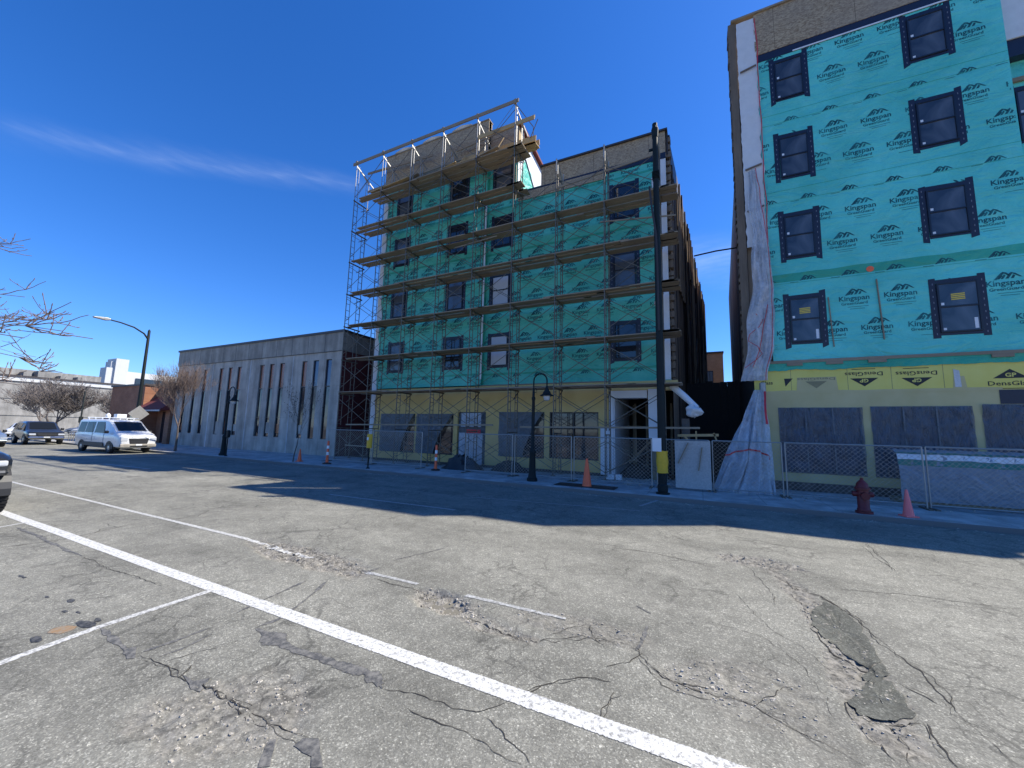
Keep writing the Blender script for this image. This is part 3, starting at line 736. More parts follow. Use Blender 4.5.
def logo(mb, x, y, z, s=1.0, r=0.0):
    mountains(mb, x+.03, y, z+.23*s, s*.86)
    stamp(mb, KING, x, y, z, r, s*.98, s); stamp(mb, GREEN, x, y, z-.17*s, r, s*1.05, s)
    for k, w in enumerate((.42, .30)): mb.face([(x-w*s*.5, y, z-.27*s-.07*k), (x+w*s, y, z-.27*s-.07*k), (x+w*s, y, z-.255*s-.07*k), (x-w*s*.5, y, z-.255*s-.07*k)])
def print_rows(mb, x0, x1, rows, icon_rows, y, holes, step=1.17, s=.87):
    one = MB()
    for z, ph in rows:
        x = ph-step*math.ceil((ph-x0)/step)
        while x < x1+.4:
            logo(one, x, y, z, s*random.uniform(.97, 1.03), random.uniform(-.01, .01)); x += step
    for z, ph in icon_rows:
        x = ph-step*math.ceil((ph-x0)/step)
        while x < x1+.3:
            mountains(one, x, y, z, .62); one.face([(x-.5, y, z-.05), (x-.25, y, z-.05), (x-.25, y, z-.035), (x-.5, y, z-.035)]); x += step
    clip_faces(one, x0+.03, x1-.03, [(a+.15, b-.15, c+.09, d-.12) for a, b, c, d in holes])
    k = len(mb.v); mb.v += one.v; mb.f += [tuple(i+k for i in f) for f in one.f]

# ------------------------------------------------------------------ right building
RXL, RXR = 2.42, 9.02
rb = thing('apartment_building', (5.5, FY, 0), 'five storey building under construction in teal housewrap with yellow boards, no scaffold', 'building')
WIN_R = []
for z0, z1 in ((5.13, 6.97), (8.28, 10.10), (11.40, 13.24), (14.60, 16.43)):
    WIN_R += [(2.82, 4.04, z0, z1), (6.63, 7.90, z0, z1)]
shopsR = [(2.50, 4.72, .76, 2.92), (4.98, 7.26, .76, 2.95), (7.5, 10.5, .76, 3.0)]
holesR = [(a+.17, b-.17, c+.11, d-.14) for a, b, c, d in WIN_R]
wall_holes(MB(), RXL, RXR, 4.42, 16.62, FY, holesR, .10).build('housewrap_wall', 'wrap_r', rb)
MB().face([(RXR, FY, 4.42), (RXR, FY+.9, 4.42), (RXR, FY+.9, 16.62), (RXR, FY, 16.62)]).build('wall_return', 'wrap_r', rb)
# recessed bay to the right
holesB = [(9.5, 10.6, z+.1, z+1.9) for z in (5.1, 8.25, 11.4)]
wall_holes(MB(), RXR, 16, 4.42, 14.3, FY+.9, holesB, .1).build('housewrap_wall', 'wrap_r', rb)
MB().box(RXR-.02, 11.7, FY+.55, FY+1.3, 14.9, 18.9).build('bay_panel', 'white_dirty', rb)
MB().box(RXR, 16, FY+.6, FY+.9, 14.3, 14.9).build('bay_band', 'tape', rb)
MB().box(RXR, 16, FY+.80, FY+.90, 13.55, 13.68).build('bay_ledger', 'plank', rb)
# parapet, membrane band, coping
MB().box(RXL-.02, RXR, FY-.03, FY+.3, 16.88, 18.72).build('parapet', 'osb', rb)
MB().face([(RXL, FY-.012, 16.55), (RXR, FY-.012, 16.50), (RXR, FY-.012, 16.9), (RXL, FY-.012, 16.9)]).build('membrane_band', 'tape', rb)
MB().bar((3.6, FY-.03, 16.57), (RXR, FY-.03, 16.53), .02, .05).build('flashing_strip', 'white', rb)
MB().box(1.62, RXR+.05, FY-.10, FY+.36, 18.72, 18.80).build('coping', 'plank', rb)
MB().prism([(1.64, FY+.3), (1.9, FY+.3), (2.25, 21.4), (1.98, 21.4)], 'z', 15.9, 18.72).build('side_parapet', 'osb', rb)
# the raw left edge and its white plastic
mb = MB()
mb.box(1.52, 1.78, FY+.01, FY+.6, 4.2, 18.72)
for k in range(46):
    z = 4.3+k*.31; mb.box(1.475+random.uniform(0, .035), 1.53, FY+.0+random.uniform(0, .05), FY+.4, z, z+random.uniform(.1, .26))
mb.build('raw_edge', 'edge_wood', rb)
def edge_strip(u, v):
    z = 18.6-v*9.6; w = .52+.10*noise.noise(Vector((0, z*1.7, 3)))
    x0 = 1.80+.05*noise.noise(Vector((z*4, 0, 1)))
    return (x0+u*(w+.12), FY-.03-.02*noise.noise(Vector((u*3, z*2.4, 2))), z)
MB().grid(edge_strip, 6, 90).build('edge_membrane', 'white_dirty', rb, smooth=True)
mb = MB()
mb.tube([(2.46+.05*noise.noise(Vector((0, z*.9, 8))), FY-.075, z) for z in [18.5-.35*k for k in range(28)]], .016, 5)
mb.build('edge_cord', 'red_tape', rb)
for z in (16.3, 12.1, 10.4): MB().bar((1.86, FY-.10, z), (2.40, FY-.10, z+.12), .05, .05).build('edge_cleat', 'edge_wood', rb)
# ledger board with green skirt, yellow boards, tan base coat
MB().box(RXL-.4, RXR+3, FY-.06, FY-.012, 4.50, 4.60).build('ledger', 'plank', rb)
for x in (3.0, 4.1, 5.2, 8.0): MB().box(x-.2, x+.25, FY-.08, FY-.02, 4.40, 4.498).build('ledger_block', 'plank', rb)
def skirt(u, v):
    x = RXL-.3+u*9.6; lo = 4.24+.07*noise.noise(Vector((x*1.1, 0, 0)))+.03*noise.noise(Vector((x*6, 0, 4)))
    return (x, FY-.035-.03*v*abs(noise.noise(Vector((x*5, v*2, 1)))), 4.5+(lo-4.5)*v)
MB().grid(skirt, 90, 6).build('wrap_skirt', 'wrap_dark', rb, smooth=True)
wall_holes(MB(), 1.80, 12, 3.46, 4.5, FY-.004, []).build('yellow_boards', 'yellow_board', rb)
def coat(u, v):
    x = 1.86+u*6.1; top = 3.52+.05*noise.noise(Vector((x*.9, 1, 0)))
    if 3.05 < x < 4.15: top = 3.98
    if 6.95 < x < 7.2: top = 3.88
    return (x, FY-.009, 3.42+(top-3.42)*v)
MB().grid(coat, 160, 2).build('base_coat_edge', 'tan_coat', rb)
wall_holes(MB(), 1.80, 12, .42, 3.46, FY, shopsR, .2).build('base_coat_wall', 'tan_coat', rb)
MB().face([(7.88, FY-.012, 3.03), (11, FY-.012, 3.03), (11, FY-.012, 3.44), (7.88, FY-.012, 3.44)]).build('dark_membrane', 'tape', rb)
MB().box(1.8, 12, FY-.05, FY+.2, .05, .42).build('foundation', 'base_conc', rb)
for i, (a, b, c, d) in enumerate(shopsR):
    w = MB().box(a, b, FY+.13, FY+.16, c, d).build('shop_window', 'glass', rb)
    def film(u, v, a=a, b=b, c=c, d=d):
        return (a-.03+u*(b-a+.06), FY-.015-.09*abs(noise.noise(Vector((u*4+a, v*3, 2))))-.035*noise.noise(Vector((u*13, v*9, a))), c-.04+v*(d-c+.06))
    MB().grid(film, 34, 26).build('plastic_film', 'poly_window', w, smooth=True)
    m2 = MB()
    for k in (1, 2): m2.box(a+(b-a)*k/3-.02, a+(b-a)*k/3+.02, FY-.05, FY-.02, c, d)
    m2.box(a, b, FY-.052, FY-.03, c+.98, c+1.0)
    m2.build('mullion', 'poly_grey', w)
for k, (a, b, c, d) in enumerate(WIN_R):
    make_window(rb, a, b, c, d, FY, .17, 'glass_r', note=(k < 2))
for a, b, c, d in holesB: make_window(rb, a-.1, b+.1, c-.1, d+.1, FY+.9, .12, 'glass_hazy')
ink = MB()
rows = [(16.24, 5.27), (15.10, 4.69), (12.90, 4.61), (11.80, 5.24), (9.76, 5.16), (8.62, 4.6), (6.56, 4.79), (5.52, 5.31)]
icons = [(13.75, 4.55), (10.55, 4.9), (7.48, 4.72)]
print_rows(ink, RXL, RXR, rows, icons, FY-.004, WIN_R)
ink.build('wrap_printing', 'ink', rb, normals=False)
mb = MB()
for x, z, inv, m_ in ((1.98, 3.93, 0, 0), (2.75, 3.98, 1, 0), (4.87, 3.90, 1, 0), (6.14, 3.87, 1, 0), (8.15, 3.78, 0, 0), (9.6, 3.78, 0, 0)):
    y = FY-.008; r = math.pi if inv else 0
    if x < 2.1:
        mb.face([(x-.12, y, z+.02), (x+.22, y, z+.02), (x+.05, y, z+.16)]); stamp(mb, text_mesh('Glass', .17, .003), x+.2, y, z-.16); continue
    t = 1 if not inv else -1
    tri = [(x-.36, y, z+.0*t), (x+.36, y, z+.0*t), (x, y, z+.27*t)]
    if x > 2.9: mb.face(tri)
    else: mb.face([(x-.05, y, z-.02), (x+.2, y, z-.02), (x-.02, y, z-.3)])
    if x > 2.9:
        stamp(mb, DENS, x, y, (z-.21) if not inv else (z+.20), r, .92, .72)
        mb.face([(x-.3, y, z-.29*t), (x+.3, y, z-.29*t), (x+.3, y, z-.31*t), (x-.3, y, z-.31*t)])
mb.build('board_printing', 'black_ink', rb, normals=False)
mb = MB()
for x, z, inv in ((4.87, 3.91, 1), (6.14, 3.88, 1), (8.15, 3.78, 0), (9.6, 3.78, 0)):
    stamp(mb, GPT, x, FY-.011, (z+.04) if not inv else (z-.04), math.pi if inv else 0, .9, .8)
mb.build('board_emblem', 'yellow_board', rb, normals=False)
mb = MB()
for x in (2.9, 4.45, 5.55, 6.75, 9.1): mb.box(x-.006, x+.006, FY-.0065, FY-.0045, 3.5, 4.3)
mb.build('board_joint', 'grey_ink', rb)
mb = MB(); y = FY-.0125
mb.face([(3.3, y, 3.84), (3.9, y, 3.84), (3.6, y, 3.6)]); stamp(mb, DENS, 3.6, y, 3.96, math.pi, 1, .5); mb.build('faded_printing', 'grey_ink', rb, normals=False)
MB().face([(6.98, FY-.013, 3.55), (7.12, FY-.013, 3.55), (7.1, FY-.013, 4.05), (6.97, FY-.013, 4.1)]).build('patch_strip', 'panel_light', rb)
# seams of the wrap: darker overlap strip on the second storey, thin laps elsewhere
mb = MB()
mb.grid(lambda u, v: (RXL+u*(RXR-RXL), FY-.0025, 7.48+u*.0+(.30+.04*noise.noise(Vector((u*9, 0, 2))))*v), 40, 1)
mb.build('wrap_overlap', 'wrap_dark', rb)
mb = MB()
for z in (10.55, 11.0, 13.75, 14.15, 7.42):
    mb.bar((RXL, FY-.002, z), (RXR, FY-.002, z+random.uniform(-.04, .04)), .006, .012)
mb.build('wrap_lap', 'wrap_dark', rb)
mb = MB()
mb.bar((5.46, FY-.02, 5.15), (5.40, FY-.02, 7.2), .05, .03, (1, 0, 0)); mb.bar((4.16, FY-.02, 5.0), (4.1, FY-.02, 6.75), .03, .03, (1, 0, 0)); mb.build('batten', 'plank', rb)
MB().lathe([(.10, 0), (.09, .008)], (5.27, FY-.012, 7.58), 12, 'y').build('paint_mark', 'orange', rb)
# body behind the facade
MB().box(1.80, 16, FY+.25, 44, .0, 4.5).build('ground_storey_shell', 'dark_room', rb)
MB().prism([(1.82, FY+.25), (8.9, FY+.25), (8.9, FY+1.32), (16, FY+1.32), (16, 44), (3.0, 44)], 'z', 4.5, 15.95).build('shell', 'side_boards', rb)
MB().box(9.0, 11.7, FY+1.2, 24, 15.95, 18.9).build('stair_tower', 'white_dirty', rb)

# ------------------------------------------------------------------ middle building (tower left, lower right)
TXL, TXR, MXS, MXR = -16.95, -8.05, -9.72, -1.0
MY = FY+.22            # slightly recessed plane right of the corner bead
mbg = thing('apartment_building', (-9, FY, 0), 'green wrapped apartment building under construction behind plank scaffolding', 'building')
cols = [(-15.95, -14.72, 'glass_hazy'), (-12.12, -10.82, 'glass')]
WIN_M = []
for k, (z0, z1) in enumerate(((4.95, 6.72), (8.06, 9.82), (11.2, 12.95), (14.3, 16.02))):
    for a, b, pn in cols: WIN_M.append((a, b, z0, z1, FY, 'glass_hazy' if k == 1 else pn))
    WIN_M.append((-9.52, -8.22, z0, z1, MY, 'glass_bright' if k < 2 else ('glass_hazy' if k == 3 else 'glass')))
    if k < 3: WIN_M.append((-3.40, -2.12, z0+.06*k, z1+.06*k, MY, 'glass_hazy' if k == 1 else 'glass'))
shopsM = [(-16.1, -13.72, .62, 2.68), (-13.55, -11.25, .62, 2.68), (-8.6, -6.33, .70, 2.78), (-6.08, -3.88, .74, 2.78)]
doorM = (-11.0, -9.37, .13, 2.78); entry = (-3.10, -1.80, .0, 3.36)
hl = lambda w: (w[0]+.17, w[1]-.17, w[2]+.11, w[3]-.14)
wall_holes(MB(), TXL, MXS, 4.05, 16.3, FY, [hl(w) for w in WIN_M if w[4] == FY], .1).build('housewrap_wall', 'wrap_m', mbg)
MB().face([(MXS, FY, 4.05), (MXS, MY, 4.05), (MXS, MY, 18.5), (MXS, FY, 18.5)]).build('wall_return', 'wrap_dark', mbg)
wall_holes(MB(), MXS, TXR, 13.9, 16.3, MY, [hl(w) for w in WIN_M if w[4] == MY and w[2] > 13.9], .1).build('housewrap_wall', 'wrap_m', mbg)
wall_holes(MB(), MXS, MXR, 4.05, 13.9, MY, [hl(w) for w in WIN_M if w[4] == MY and w[2] < 13.9], .1).build('housewrap_wall', 'wrap_m', mbg)
MB().box(MXS-.05, MXS+.02, FY-.03, FY+.02, 4.4, 13.6).build('corner_bead', 'white', mbg)
MB().box(TXL-.02, MXS, FY-.04, FY+.3, 16.3, 18.50).build('parapet', 'osb', mbg)
MB().box(MXS+.003, TXR, MY-.04, MY+.3, 16.3, 17.75).build('parapet', 'osb', mbg)
MB().box(TXL-.05, MXS+.02, FY-.08, FY+.36, 18.50, 18.56).build('coping', 'plank', mbg)
# tower side wall: white membrane, wrap at its foot, dark sloping roof edge
mb = MB().face([(TXR, MY, 13.9), (TXR, 19.9, 13.9), (TXR, 19.9, 17.3), (TXR, MY, 17.75)]); mb.build('tower_side', 'white', mbg)
MB().face([(TXR+.012, MY+.15, 14.0), (TXR+.012, 19.0, 14.0), (TXR+.012, 18.2, 16.1), (TXR+.012, MY+.6, 16.3)]).build('tower_side_wrap', 'wrap_m', mbg)
mb = MB(); mb.bar((TXR+.03, MY+.25, 16.9), (TXR+.03, 19.6, 14.6), .03, .10); mb.build('side_tape', 'tape', mbg)
mb = MB(); mb.bar((TXR+.06, MY-.1, 17.83), (TXR+.06, 20.1, 17.38), .28, .14); mb.build('roof_edge', 'awning', mbg)
mb = MB().face([(TXR+.02, MY-.03, 16.35), (TXR+.02, MY+.8, 16.6), (TXR+.02, MY+.9, 17.6), (TXR+.02, MY-.03, 17.7)]); mb.build('side_plywood', 'plank_new', mbg)
# parapet of the lower part
MB().box(-6.75, MXR, MY-.03, MY+.3, 14.0, 14.98).build('parapet', 'osb', mbg)
MB().box(-6.8, MXR+.1, MY-.12, MY+.4, 14.98, 15.06).build('coping', 'coping', mbg)
MB().box(-8.0, MXR, MY-.035, MY-.012, 13.72, 14.0).build('membrane_band', 'tape', mbg)
MB().box(-8.0, -3.6, MY-.05, MY-.036, 13.48, 13.9).build('osb_strip', 'osb', mbg)
MB().face([(MXR, MY, 4.05), (MXR, MY+.5, 4.05), (MXR, MY+.5, 15), (MXR, MY, 15)]).build('corner_board', 'white_dirty', mbg)
def rag(x_out, side, z0, z1, w, seed, y):
    def fn(u, v):
        z = z0+(z1-z0)*v; ww = w*(1+.45*noise.noise(Vector((seed, z*.9, 0)))+.12*noise.noise(Vector((seed, z*5, 0))))
        return (x_out+side*u*ww, y-.02-.02*noise.noise(Vector((u*4, z*2, seed))), z)
    return fn
MB().grid(rag(TXL-.02, 1, .9, 16.2, .32, 1, FY), 4, 90).build('edge_membrane', 'white_dirty', mbg, smooth=True)
MB().grid(rag(MXR, -1, 4.1, 13.9, .50, 5, MY), 4, 70).build('edge_membrane', 'white_dirty', mbg, smooth=True)
for a, b, c, d, y, pn in WIN_M: make_window(mbg, a, b, c, d, y, .17, pn, tags=False, top_over=.03)
ink = MB()
rows, icons = [], []
for base in (4.95, 8.06, 11.2):
    rows += [(base+.30, -9.2), (base+1.30, -8.65), (base+2.3, -9.2)]; icons.append((base-.45, -9))
rows += [(14.5, -9.2), (15.5, -8.65)]
print_rows(ink, TXL+.3, MXS, rows, icons, FY-.004, [w[:4] for w in WIN_M if w[4] == FY], 1.05, .84)
print_rows(ink, MXS, MXR-.3, rows[:9], icons, MY-.004, [w[:4] for w in WIN_M if w[4] == MY], 1.12, .84)
ink.build('wrap_printing', 'ink', mbg, normals=False)
mb = MB()
for z in (4.6, 7.75, 10.85, 13.3, 13.95):
    for a, b, y in ((TXL, MXS, FY), (MXS, MXR, MY)):
        mb.grid(lambda u, v, a=a, b=b, y=y, z=z: (a+u*(b-a), y-.0025, z+(.10+.05*noise.noise(Vector((u*7+z, 0, 2))))*v), 30, 1)
mb.build('wrap_overlap', 'wrap_dark', mbg)
# ground storey
wall_holes(MB(), TXL+.05, -3.42, .25, 4.05, FY+.02, shopsM+[doorM], .2).build('base_coat_wall', 'mid_yellow', mbg)
MB().box(TXL+.05, -3.42, FY+.0, FY+.25, 4.05, 4.1).build('belt_trim', 'plank', mbg)
MB().box(-3.42, MXR+.25, FY+.02, FY+.35, 3.66, 4.05).build('base_coat_wall', 'mid_yellow', mbg)
MB().box(TXL+.05, -3.42, FY-.03, FY+.2, .05, .25).build('foundation', 'base_conc', mbg)
for i, (a, b, c, d) in enumerate(shopsM):
    w = MB().box(a, b, FY+.15, FY+.17, c, d).build('shop_window', 'glass', mbg)
    m2 = MB(); t = .05
    for x in (a, (a+b)/2-t/2, b-t): m2.box(x, x+t, FY+.05, FY+.14, c, d)
    m2.box(a, b, FY+.06, FY+.135, c, c+t); m2.box(a, b, FY+.06, FY+.135, d-t, d); m2.build('shop_frame', 'frame', w)
    if i < 3:
        k = (.62, .5, .55)[i]
        def film(u, v, a=a, b=b, c=c, d=d, k=k, i=i):
            z = c+.02+v*(d-c-.02); right = a+(b-a)*(k+(.98-k)*v**1.5)
            return (a-.02+u*(right-a+.02), FY-.03-.09*noise.noise(Vector((u*3, v*3, i)))-.035*noise.noise(Vector((u*9, v*7, i))), z)
        MB().grid(film, 26, 22).build('plastic_film', 'poly_grey', w, smooth=True)
d_ = MB().box(doorM[0], doorM[1], FY+.14, FY+.17, .13, 2.78).build('door', 'poly_grey', mbg)
MB().grid(lambda u, v: (-10.85+u*1.35, FY-.02-.04*noise.noise(Vector((u*3, v*4, 7))), .2+v*1.55), 14, 16).build('door_film', 'poly', d_, smooth=True)
MB().grid(lambda u, v: (-10.75+u*1.15, FY-.03-.03*noise.noise(Vector((u*3, v*4, 9))), 2.05+v*.68), 12, 8).build('door_film', 'poly', d_, smooth=True)
MB().box(-10.4, -9.6, FY-.05, FY-.04, 1.72, 1.92).build('door_notice', 'red_tape', d_)
# entrance recess
MB().box(-3.44, -3.26, FY-.04, FY+.5, .13, 3.66).build('entrance_jamb', 'white', mbg)
MB().box(-3.26, -3.2, FY+.02, 20, .13, 3.6).build('entrance_side', 'white', mbg)
MB().box(-3.78, -3.30, FY-.05, FY+.02, .2, 2.1).build('entrance_board', 'white', mbg)
MB().box(-3.26, -1.9, FY-.035, FY+.5, 3.36, 3.66).build('entrance_lintel', 'white', mbg)
MB().box(-1.86, -1.40, FY-.06, FY+.3, 1.75, 3.70).build('entrance_pier', 'white', mbg)
MB().box(-1.75, -1.5, FY, FY+.3, .13, 1.75).build('entrance_post', 'stud', mbg)
mb = MB()
for x, y in ((-2.75, 18.6), (-2.3, 19), (-1.9, 19.2), (-1.6, 18), (-2.95, 19.4), (-1.2, 18.5)): mb.box(x, x+.09, y, y+.04, .13, 3.3)
mb.bar((-3.0, 17.6, 2.2), (-1.7, 17.6, 2.2), .05, .09).bar((-2.9, 18, .6), (-1.7, 18, 1.9), .05, .09); mb.build('stud_wall', 'stud', mbg)
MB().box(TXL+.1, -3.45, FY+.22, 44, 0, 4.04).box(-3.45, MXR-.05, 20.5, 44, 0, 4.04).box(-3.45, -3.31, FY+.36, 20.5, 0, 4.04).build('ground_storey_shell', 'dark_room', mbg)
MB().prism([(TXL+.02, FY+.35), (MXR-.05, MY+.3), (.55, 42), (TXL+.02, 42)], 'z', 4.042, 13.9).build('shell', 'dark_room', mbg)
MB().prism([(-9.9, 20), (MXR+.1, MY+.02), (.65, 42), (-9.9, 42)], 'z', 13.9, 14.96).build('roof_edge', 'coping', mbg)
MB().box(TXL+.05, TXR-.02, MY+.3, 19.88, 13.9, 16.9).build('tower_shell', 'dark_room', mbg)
# raw side wall to the alley, skewed as it runs back
SX = lambda y: MXR+.06+(y-MY)*(.59+.94)/24.0
sw = MB()
y = MY+.02
while y < 41.5:
    w = random.uniform(.35, 1.1); top = 14.96; lo = random.choice((.1, .1, 4, 9))
    sw.face([(SX(y), y, 0.1), (SX(y+w), y+w, .1), (SX(y+w), y+w, top), (SX(y), y, top)])
    if random.random() < .75:
        x = SX(y)+.05; sw.box(x, x+.07, y+.1, y+.1+w*.5, random.choice((.2, 3.2, 8.8, 11.5)), top-random.choice((.1, .2, 1.1)))
    y += w
sw.build('side_wall', 'side_boards', mbg)
mb = MB()
for k in range(30):
    z = 4.2+k*.355; mb.box(MXR, MXR+.16+.05*random.random(), MY+.05, MY+.32, z, z+random.uniform(.15, .3))
mb.build('raw_edge', 'edge_wood', mbg)

# ------------------------------------------------------------------ scaffolding
SCX = [-1.2-2.11*i for i in range(9)]; SY0, SY1 = 15.0, 15.98
LV = [.15, 1.93, 3.80, 5.72, 7.64, 9.56, 11.48, 13.40, 15.32]
sc = thing('scaffold', (-9, SY0, .13), 'tall steel frame scaffold with plank decks along the green wrapped facade', 'scaffold')
def make_frame(h):
    m = MB(); r = .024
    m.tube([(0, SY0, 0), (0, SY0, h)], r, 6); m.tube([(0, SY1, 0), (0, SY1, h)], r, 6)
    for s, y in ((1, SY0), (-1, SY1)):
        yi = y+s*.26; m.tube([(0, yi, .05), (0, yi, h*.94)], r*.75, 5)
        for k in range(5): m.tube([(0, y, .12+k*h*.2), (0, yi, .12+k*h*.2)], r*.6, 4)
    m.tube([(0, SY0, h*.94), (0, SY1, h*.94)], r, 6); m.tube([(0, SY0+.26, h*.2), (0, SY0, h*.2)], r*.6, 4)
    return m
frames = {}
for i, x in enumerate(SCX):
    top = 8 if i >= 3 else 7
    for k in range(top):
        h = LV[k+1]-LV[k] if k else LV[1]-LV[0]
        key = round(h, 2)
        if key not in frames:
            f = make_frame(h).build('frame', 'steel', sc, local=True); frames[key] = f
        else:
            f = frames[key].copy(); COL.objects.link(f); f.parent = sc
        f.location = Vector((x, 0, LV[k]+.01))-ORG[sc.name]
    # last guard-post lift
    p = MB(); z0 = LV[top]; z1 = 17.62 if top == 8 else 14.0
    p.tube([(x, SY0, z0), (x, SY0, z1)], .021, 6); p.tube([(x, SY0+.2, z0), (x, SY0+.2, z1-.1)], .016, 5)
    for q in range(5 if top == 8 else 2): p.tube([(x, SY0, z0+.2+q*.42), (x, SY0+.2, z0+.2+q*.42)], .012, 4)
    if top == 8: p.tube([(x, SY1, z0), (x, SY1, 16.9)], .021, 6); p.tube([(x, SY0, z1-.05), (x, SY1, 16.85)], .03, 5)
    else: p.tube([(x, SY0, z1), (x, SY1, 13.45)], .035, 5); p.tube([(x, SY1, z0), (x, SY1, 13.9)], .02, 5)
    p.build('guard_post', 'steel_lt', sc)
    for y in (SY0, SY1): MB().box(x-.08, x+.08, y-.08, y+.08, .13, .16).build('base_plate', 'steel', sc)
inner = MB()
for i in range(8):
    a, b = SCX[i], SCX[i+1]
    for k in range(8 if i >= 2 else 7):
        if i == 2 and k == 7: continue
        z0, z1 = LV[k]+.25, LV[k+1]-.35
        m = MB(); m.tube([(a, SY0, z0), (b, SY0, z1)], .015, 5); m.tube([(a, SY0+.03, z1), (b, SY0+.03, z0)], .015, 5)
        m.build('cross_brace', 'steel', sc)
        inner.tube([(a, SY1, z0), (b, SY1, z1)], .0115, 4); inner.tube([(a, SY1-.025, z1), (b, SY1-.025, z0)], .0115, 4)
o = inner.build('inner_bracing', 'steel', sc); tag(o, kind='stuff')
def deck_run(x0, x1, y0, n, z, seed):
    random.seed(seed); m = MB()
    for r in range(n):
        x = x0+random.uniform(-.5, .35); y = y0+r*.245
        while x < x1-.2:
            L = min(random.choice((3.6, 4.3, 4.9)), x1-x+random.uniform(-.35, .15)); zz = z+random.choice((0, .0, .045))+random.uniform(0, .006)
            m.bar((x, y+.115, zz+.02), (x+L, y+.115, zz+.02+random.uniform(-.012, .012)), .23, .042); x += L-.32
    return m
for k in range(2, 9):
    z = LV[k]-.05; xr = -.68 if k < 7 else -7.25
    deck_run(-17.75, xr, SY0-.02, 2, z, 30+k).build('plank_deck', 'plank', sc)
    deck_run(-17.35, xr, SY1-.42, 2, z+(.0 if k != 8 else .02), 60+k).build('plank_deck', 'plank', sc)
    for x in SCX:
        if k >= 7 and x > -7: continue
        br = MB(); br.bar((x, SY0-.05, z-.04), (x, SY1+.12, z-.04), .05, .06); br.bar((x, SY1-.45, z-.45), (x, SY1+.1, z-.05), .035, .035)
        br.build('deck_bracket', 'steel', sc)
m = MB(); m.bar((-18.35, SY0-.03, 17.60), (-7.35, SY0-.03, 17.66), .05, .17)
for x in SCX[3:]: m.box(x-.06, x+.06, SY0-.075, SY0+.01, 17.52, 17.75)
m.build('top_rail', 'plank', sc)
for a, b in zip(SCX[3:], SCX[4:]):
    m = MB(); m.tube([(a, SY0, 15.5), (b, SY0, 17.3)], .015, 5); m.tube([(a, SY0+.03, 17.3), (b, SY0+.03, 15.5)], .015, 5); m.build('guard_brace', 'steel', sc)
for x in SCX[3:]:
    m = MB(); m.tube([(x, SY1, 15.4), (x, SY1, 17.0)], .022, 6); m.tube([(x, SY1-.2, 15.4), (x, SY1-.2, 16.9)], .016, 5); m.bar((x, SY0, 17.45), (x+.1, SY1+.3, 16.75), .04, .06)
    for q in range(4): m.tube([(x, SY1-.2, 15.6+q*.4), (x, SY1, 15.6+q*.4)], .012, 4)
    m.build('inner_post', 'steel_lt', sc)
MB().bar((-18.2, SY1+.05, 16.45), (-10.4, SY1+.05, 16.55), .045, .14).build('mid_rail', 'plank', sc)
deck_run(-11.9, -6.8, SY1-.42, 2, 15.62, 91).build('plank_deck', 'plank_new', sc)
MB().bar((-12.6, SY1+.1, 15.85), (-6.7, SY1+.1, 16.05), .05, .28).build('toe_board', 'plank_new', sc)
random.seed(77)
for _ in range(9):
    x = random.uniform(-17, -8.5); L = random.uniform(1.2, 2.8); y = SY0+random.uniform(.1, .9); z = 15.42+random.uniform(0, .12); MB().bar((x, y, z), (x+L, y+random.uniform(-.2, .2), z+random.uniform(-.03, .35)), .2, .04).build('loose_board', random.choice(('plank', 'plank_new')), sc)
for x, L in ((-16.9, .9), (-14.9, 1.2), (-11.2, 1.0), (-8.9, 1.3)): MB().bar((x, SY0+.3, 15.4), (x+.35, SY0+.8, 15.4+L), .12, .04).build('loose_board', 'plank_new', sc)
MB().bar((-9.7, SY0+.1, 16.55), (-6.6, SY0+.15, 16.62), .05, .2).build('toe_board', 'plank_new', sc)
for a, b, y, w in (((368, 174), (433, 155), 15.95, .14), ((457, 150.5), (535, 116), 15.95, .16), ((462, 161), (536, 138), 15.9, .30), ((545, 192), (657, 153), 15.1, .10), ((346, 424.5), (493, 425), 14.95, .07),
                   ((520, 427), (700, 428), 14.95, .07), ((345, 445), (372, 447), 14.9, .06), ((455, 248), (497, 236), 15.2, .04), ((600, 222), (676, 215), 15.2, .05)):
    p, q = onY(*a, y), onY(*b, y); MB().bar(p, q, .045, w).build('guard_plank', 'plank_new' if w == .3 else 'plank', sc)
m = MB()
for a, b in (((470, 151), (503, 136)), ((538, 119), (530, 139)),): m.tube([onY(*a, 15.5), onY(*b, 15.9)], .02, 5)
m.tube([(-7.5, SY0, 17.5), (-7.0, SY1, 16.9), (-7.0, SY1, 15.4)], .02, 5); m.tube([(-7.53, SY0, 17.6), (-9.64, SY0+.1, 15.6)], .012, 4); m.tube([(-18.08, SY0+.1, 15.5), (-15.97, SY0+.1, 17.5)], .012, 4)
m.build('end_brace', 'steel', sc)
# white sheeting tucked under the top rail
for x, wh in ((-16.3, 'left end'), (-14.2, 'middle'), (-12.1, 'right end')):
    m = MB(); m.grid(lambda u, v, x=x: (x+u*1.3, FY+.05-.14*v, 18.60+.16*v*(1-abs(2*u-1))+.02*noise.noise(Vector((x+u*4, v*3, 1)))), 8, 4)
    tag(m.build('sheeting', 'white', None, smooth=True), 'loose white sheeting flap on the tower parapet behind the top rail, at its '+wh, 'sheeting')

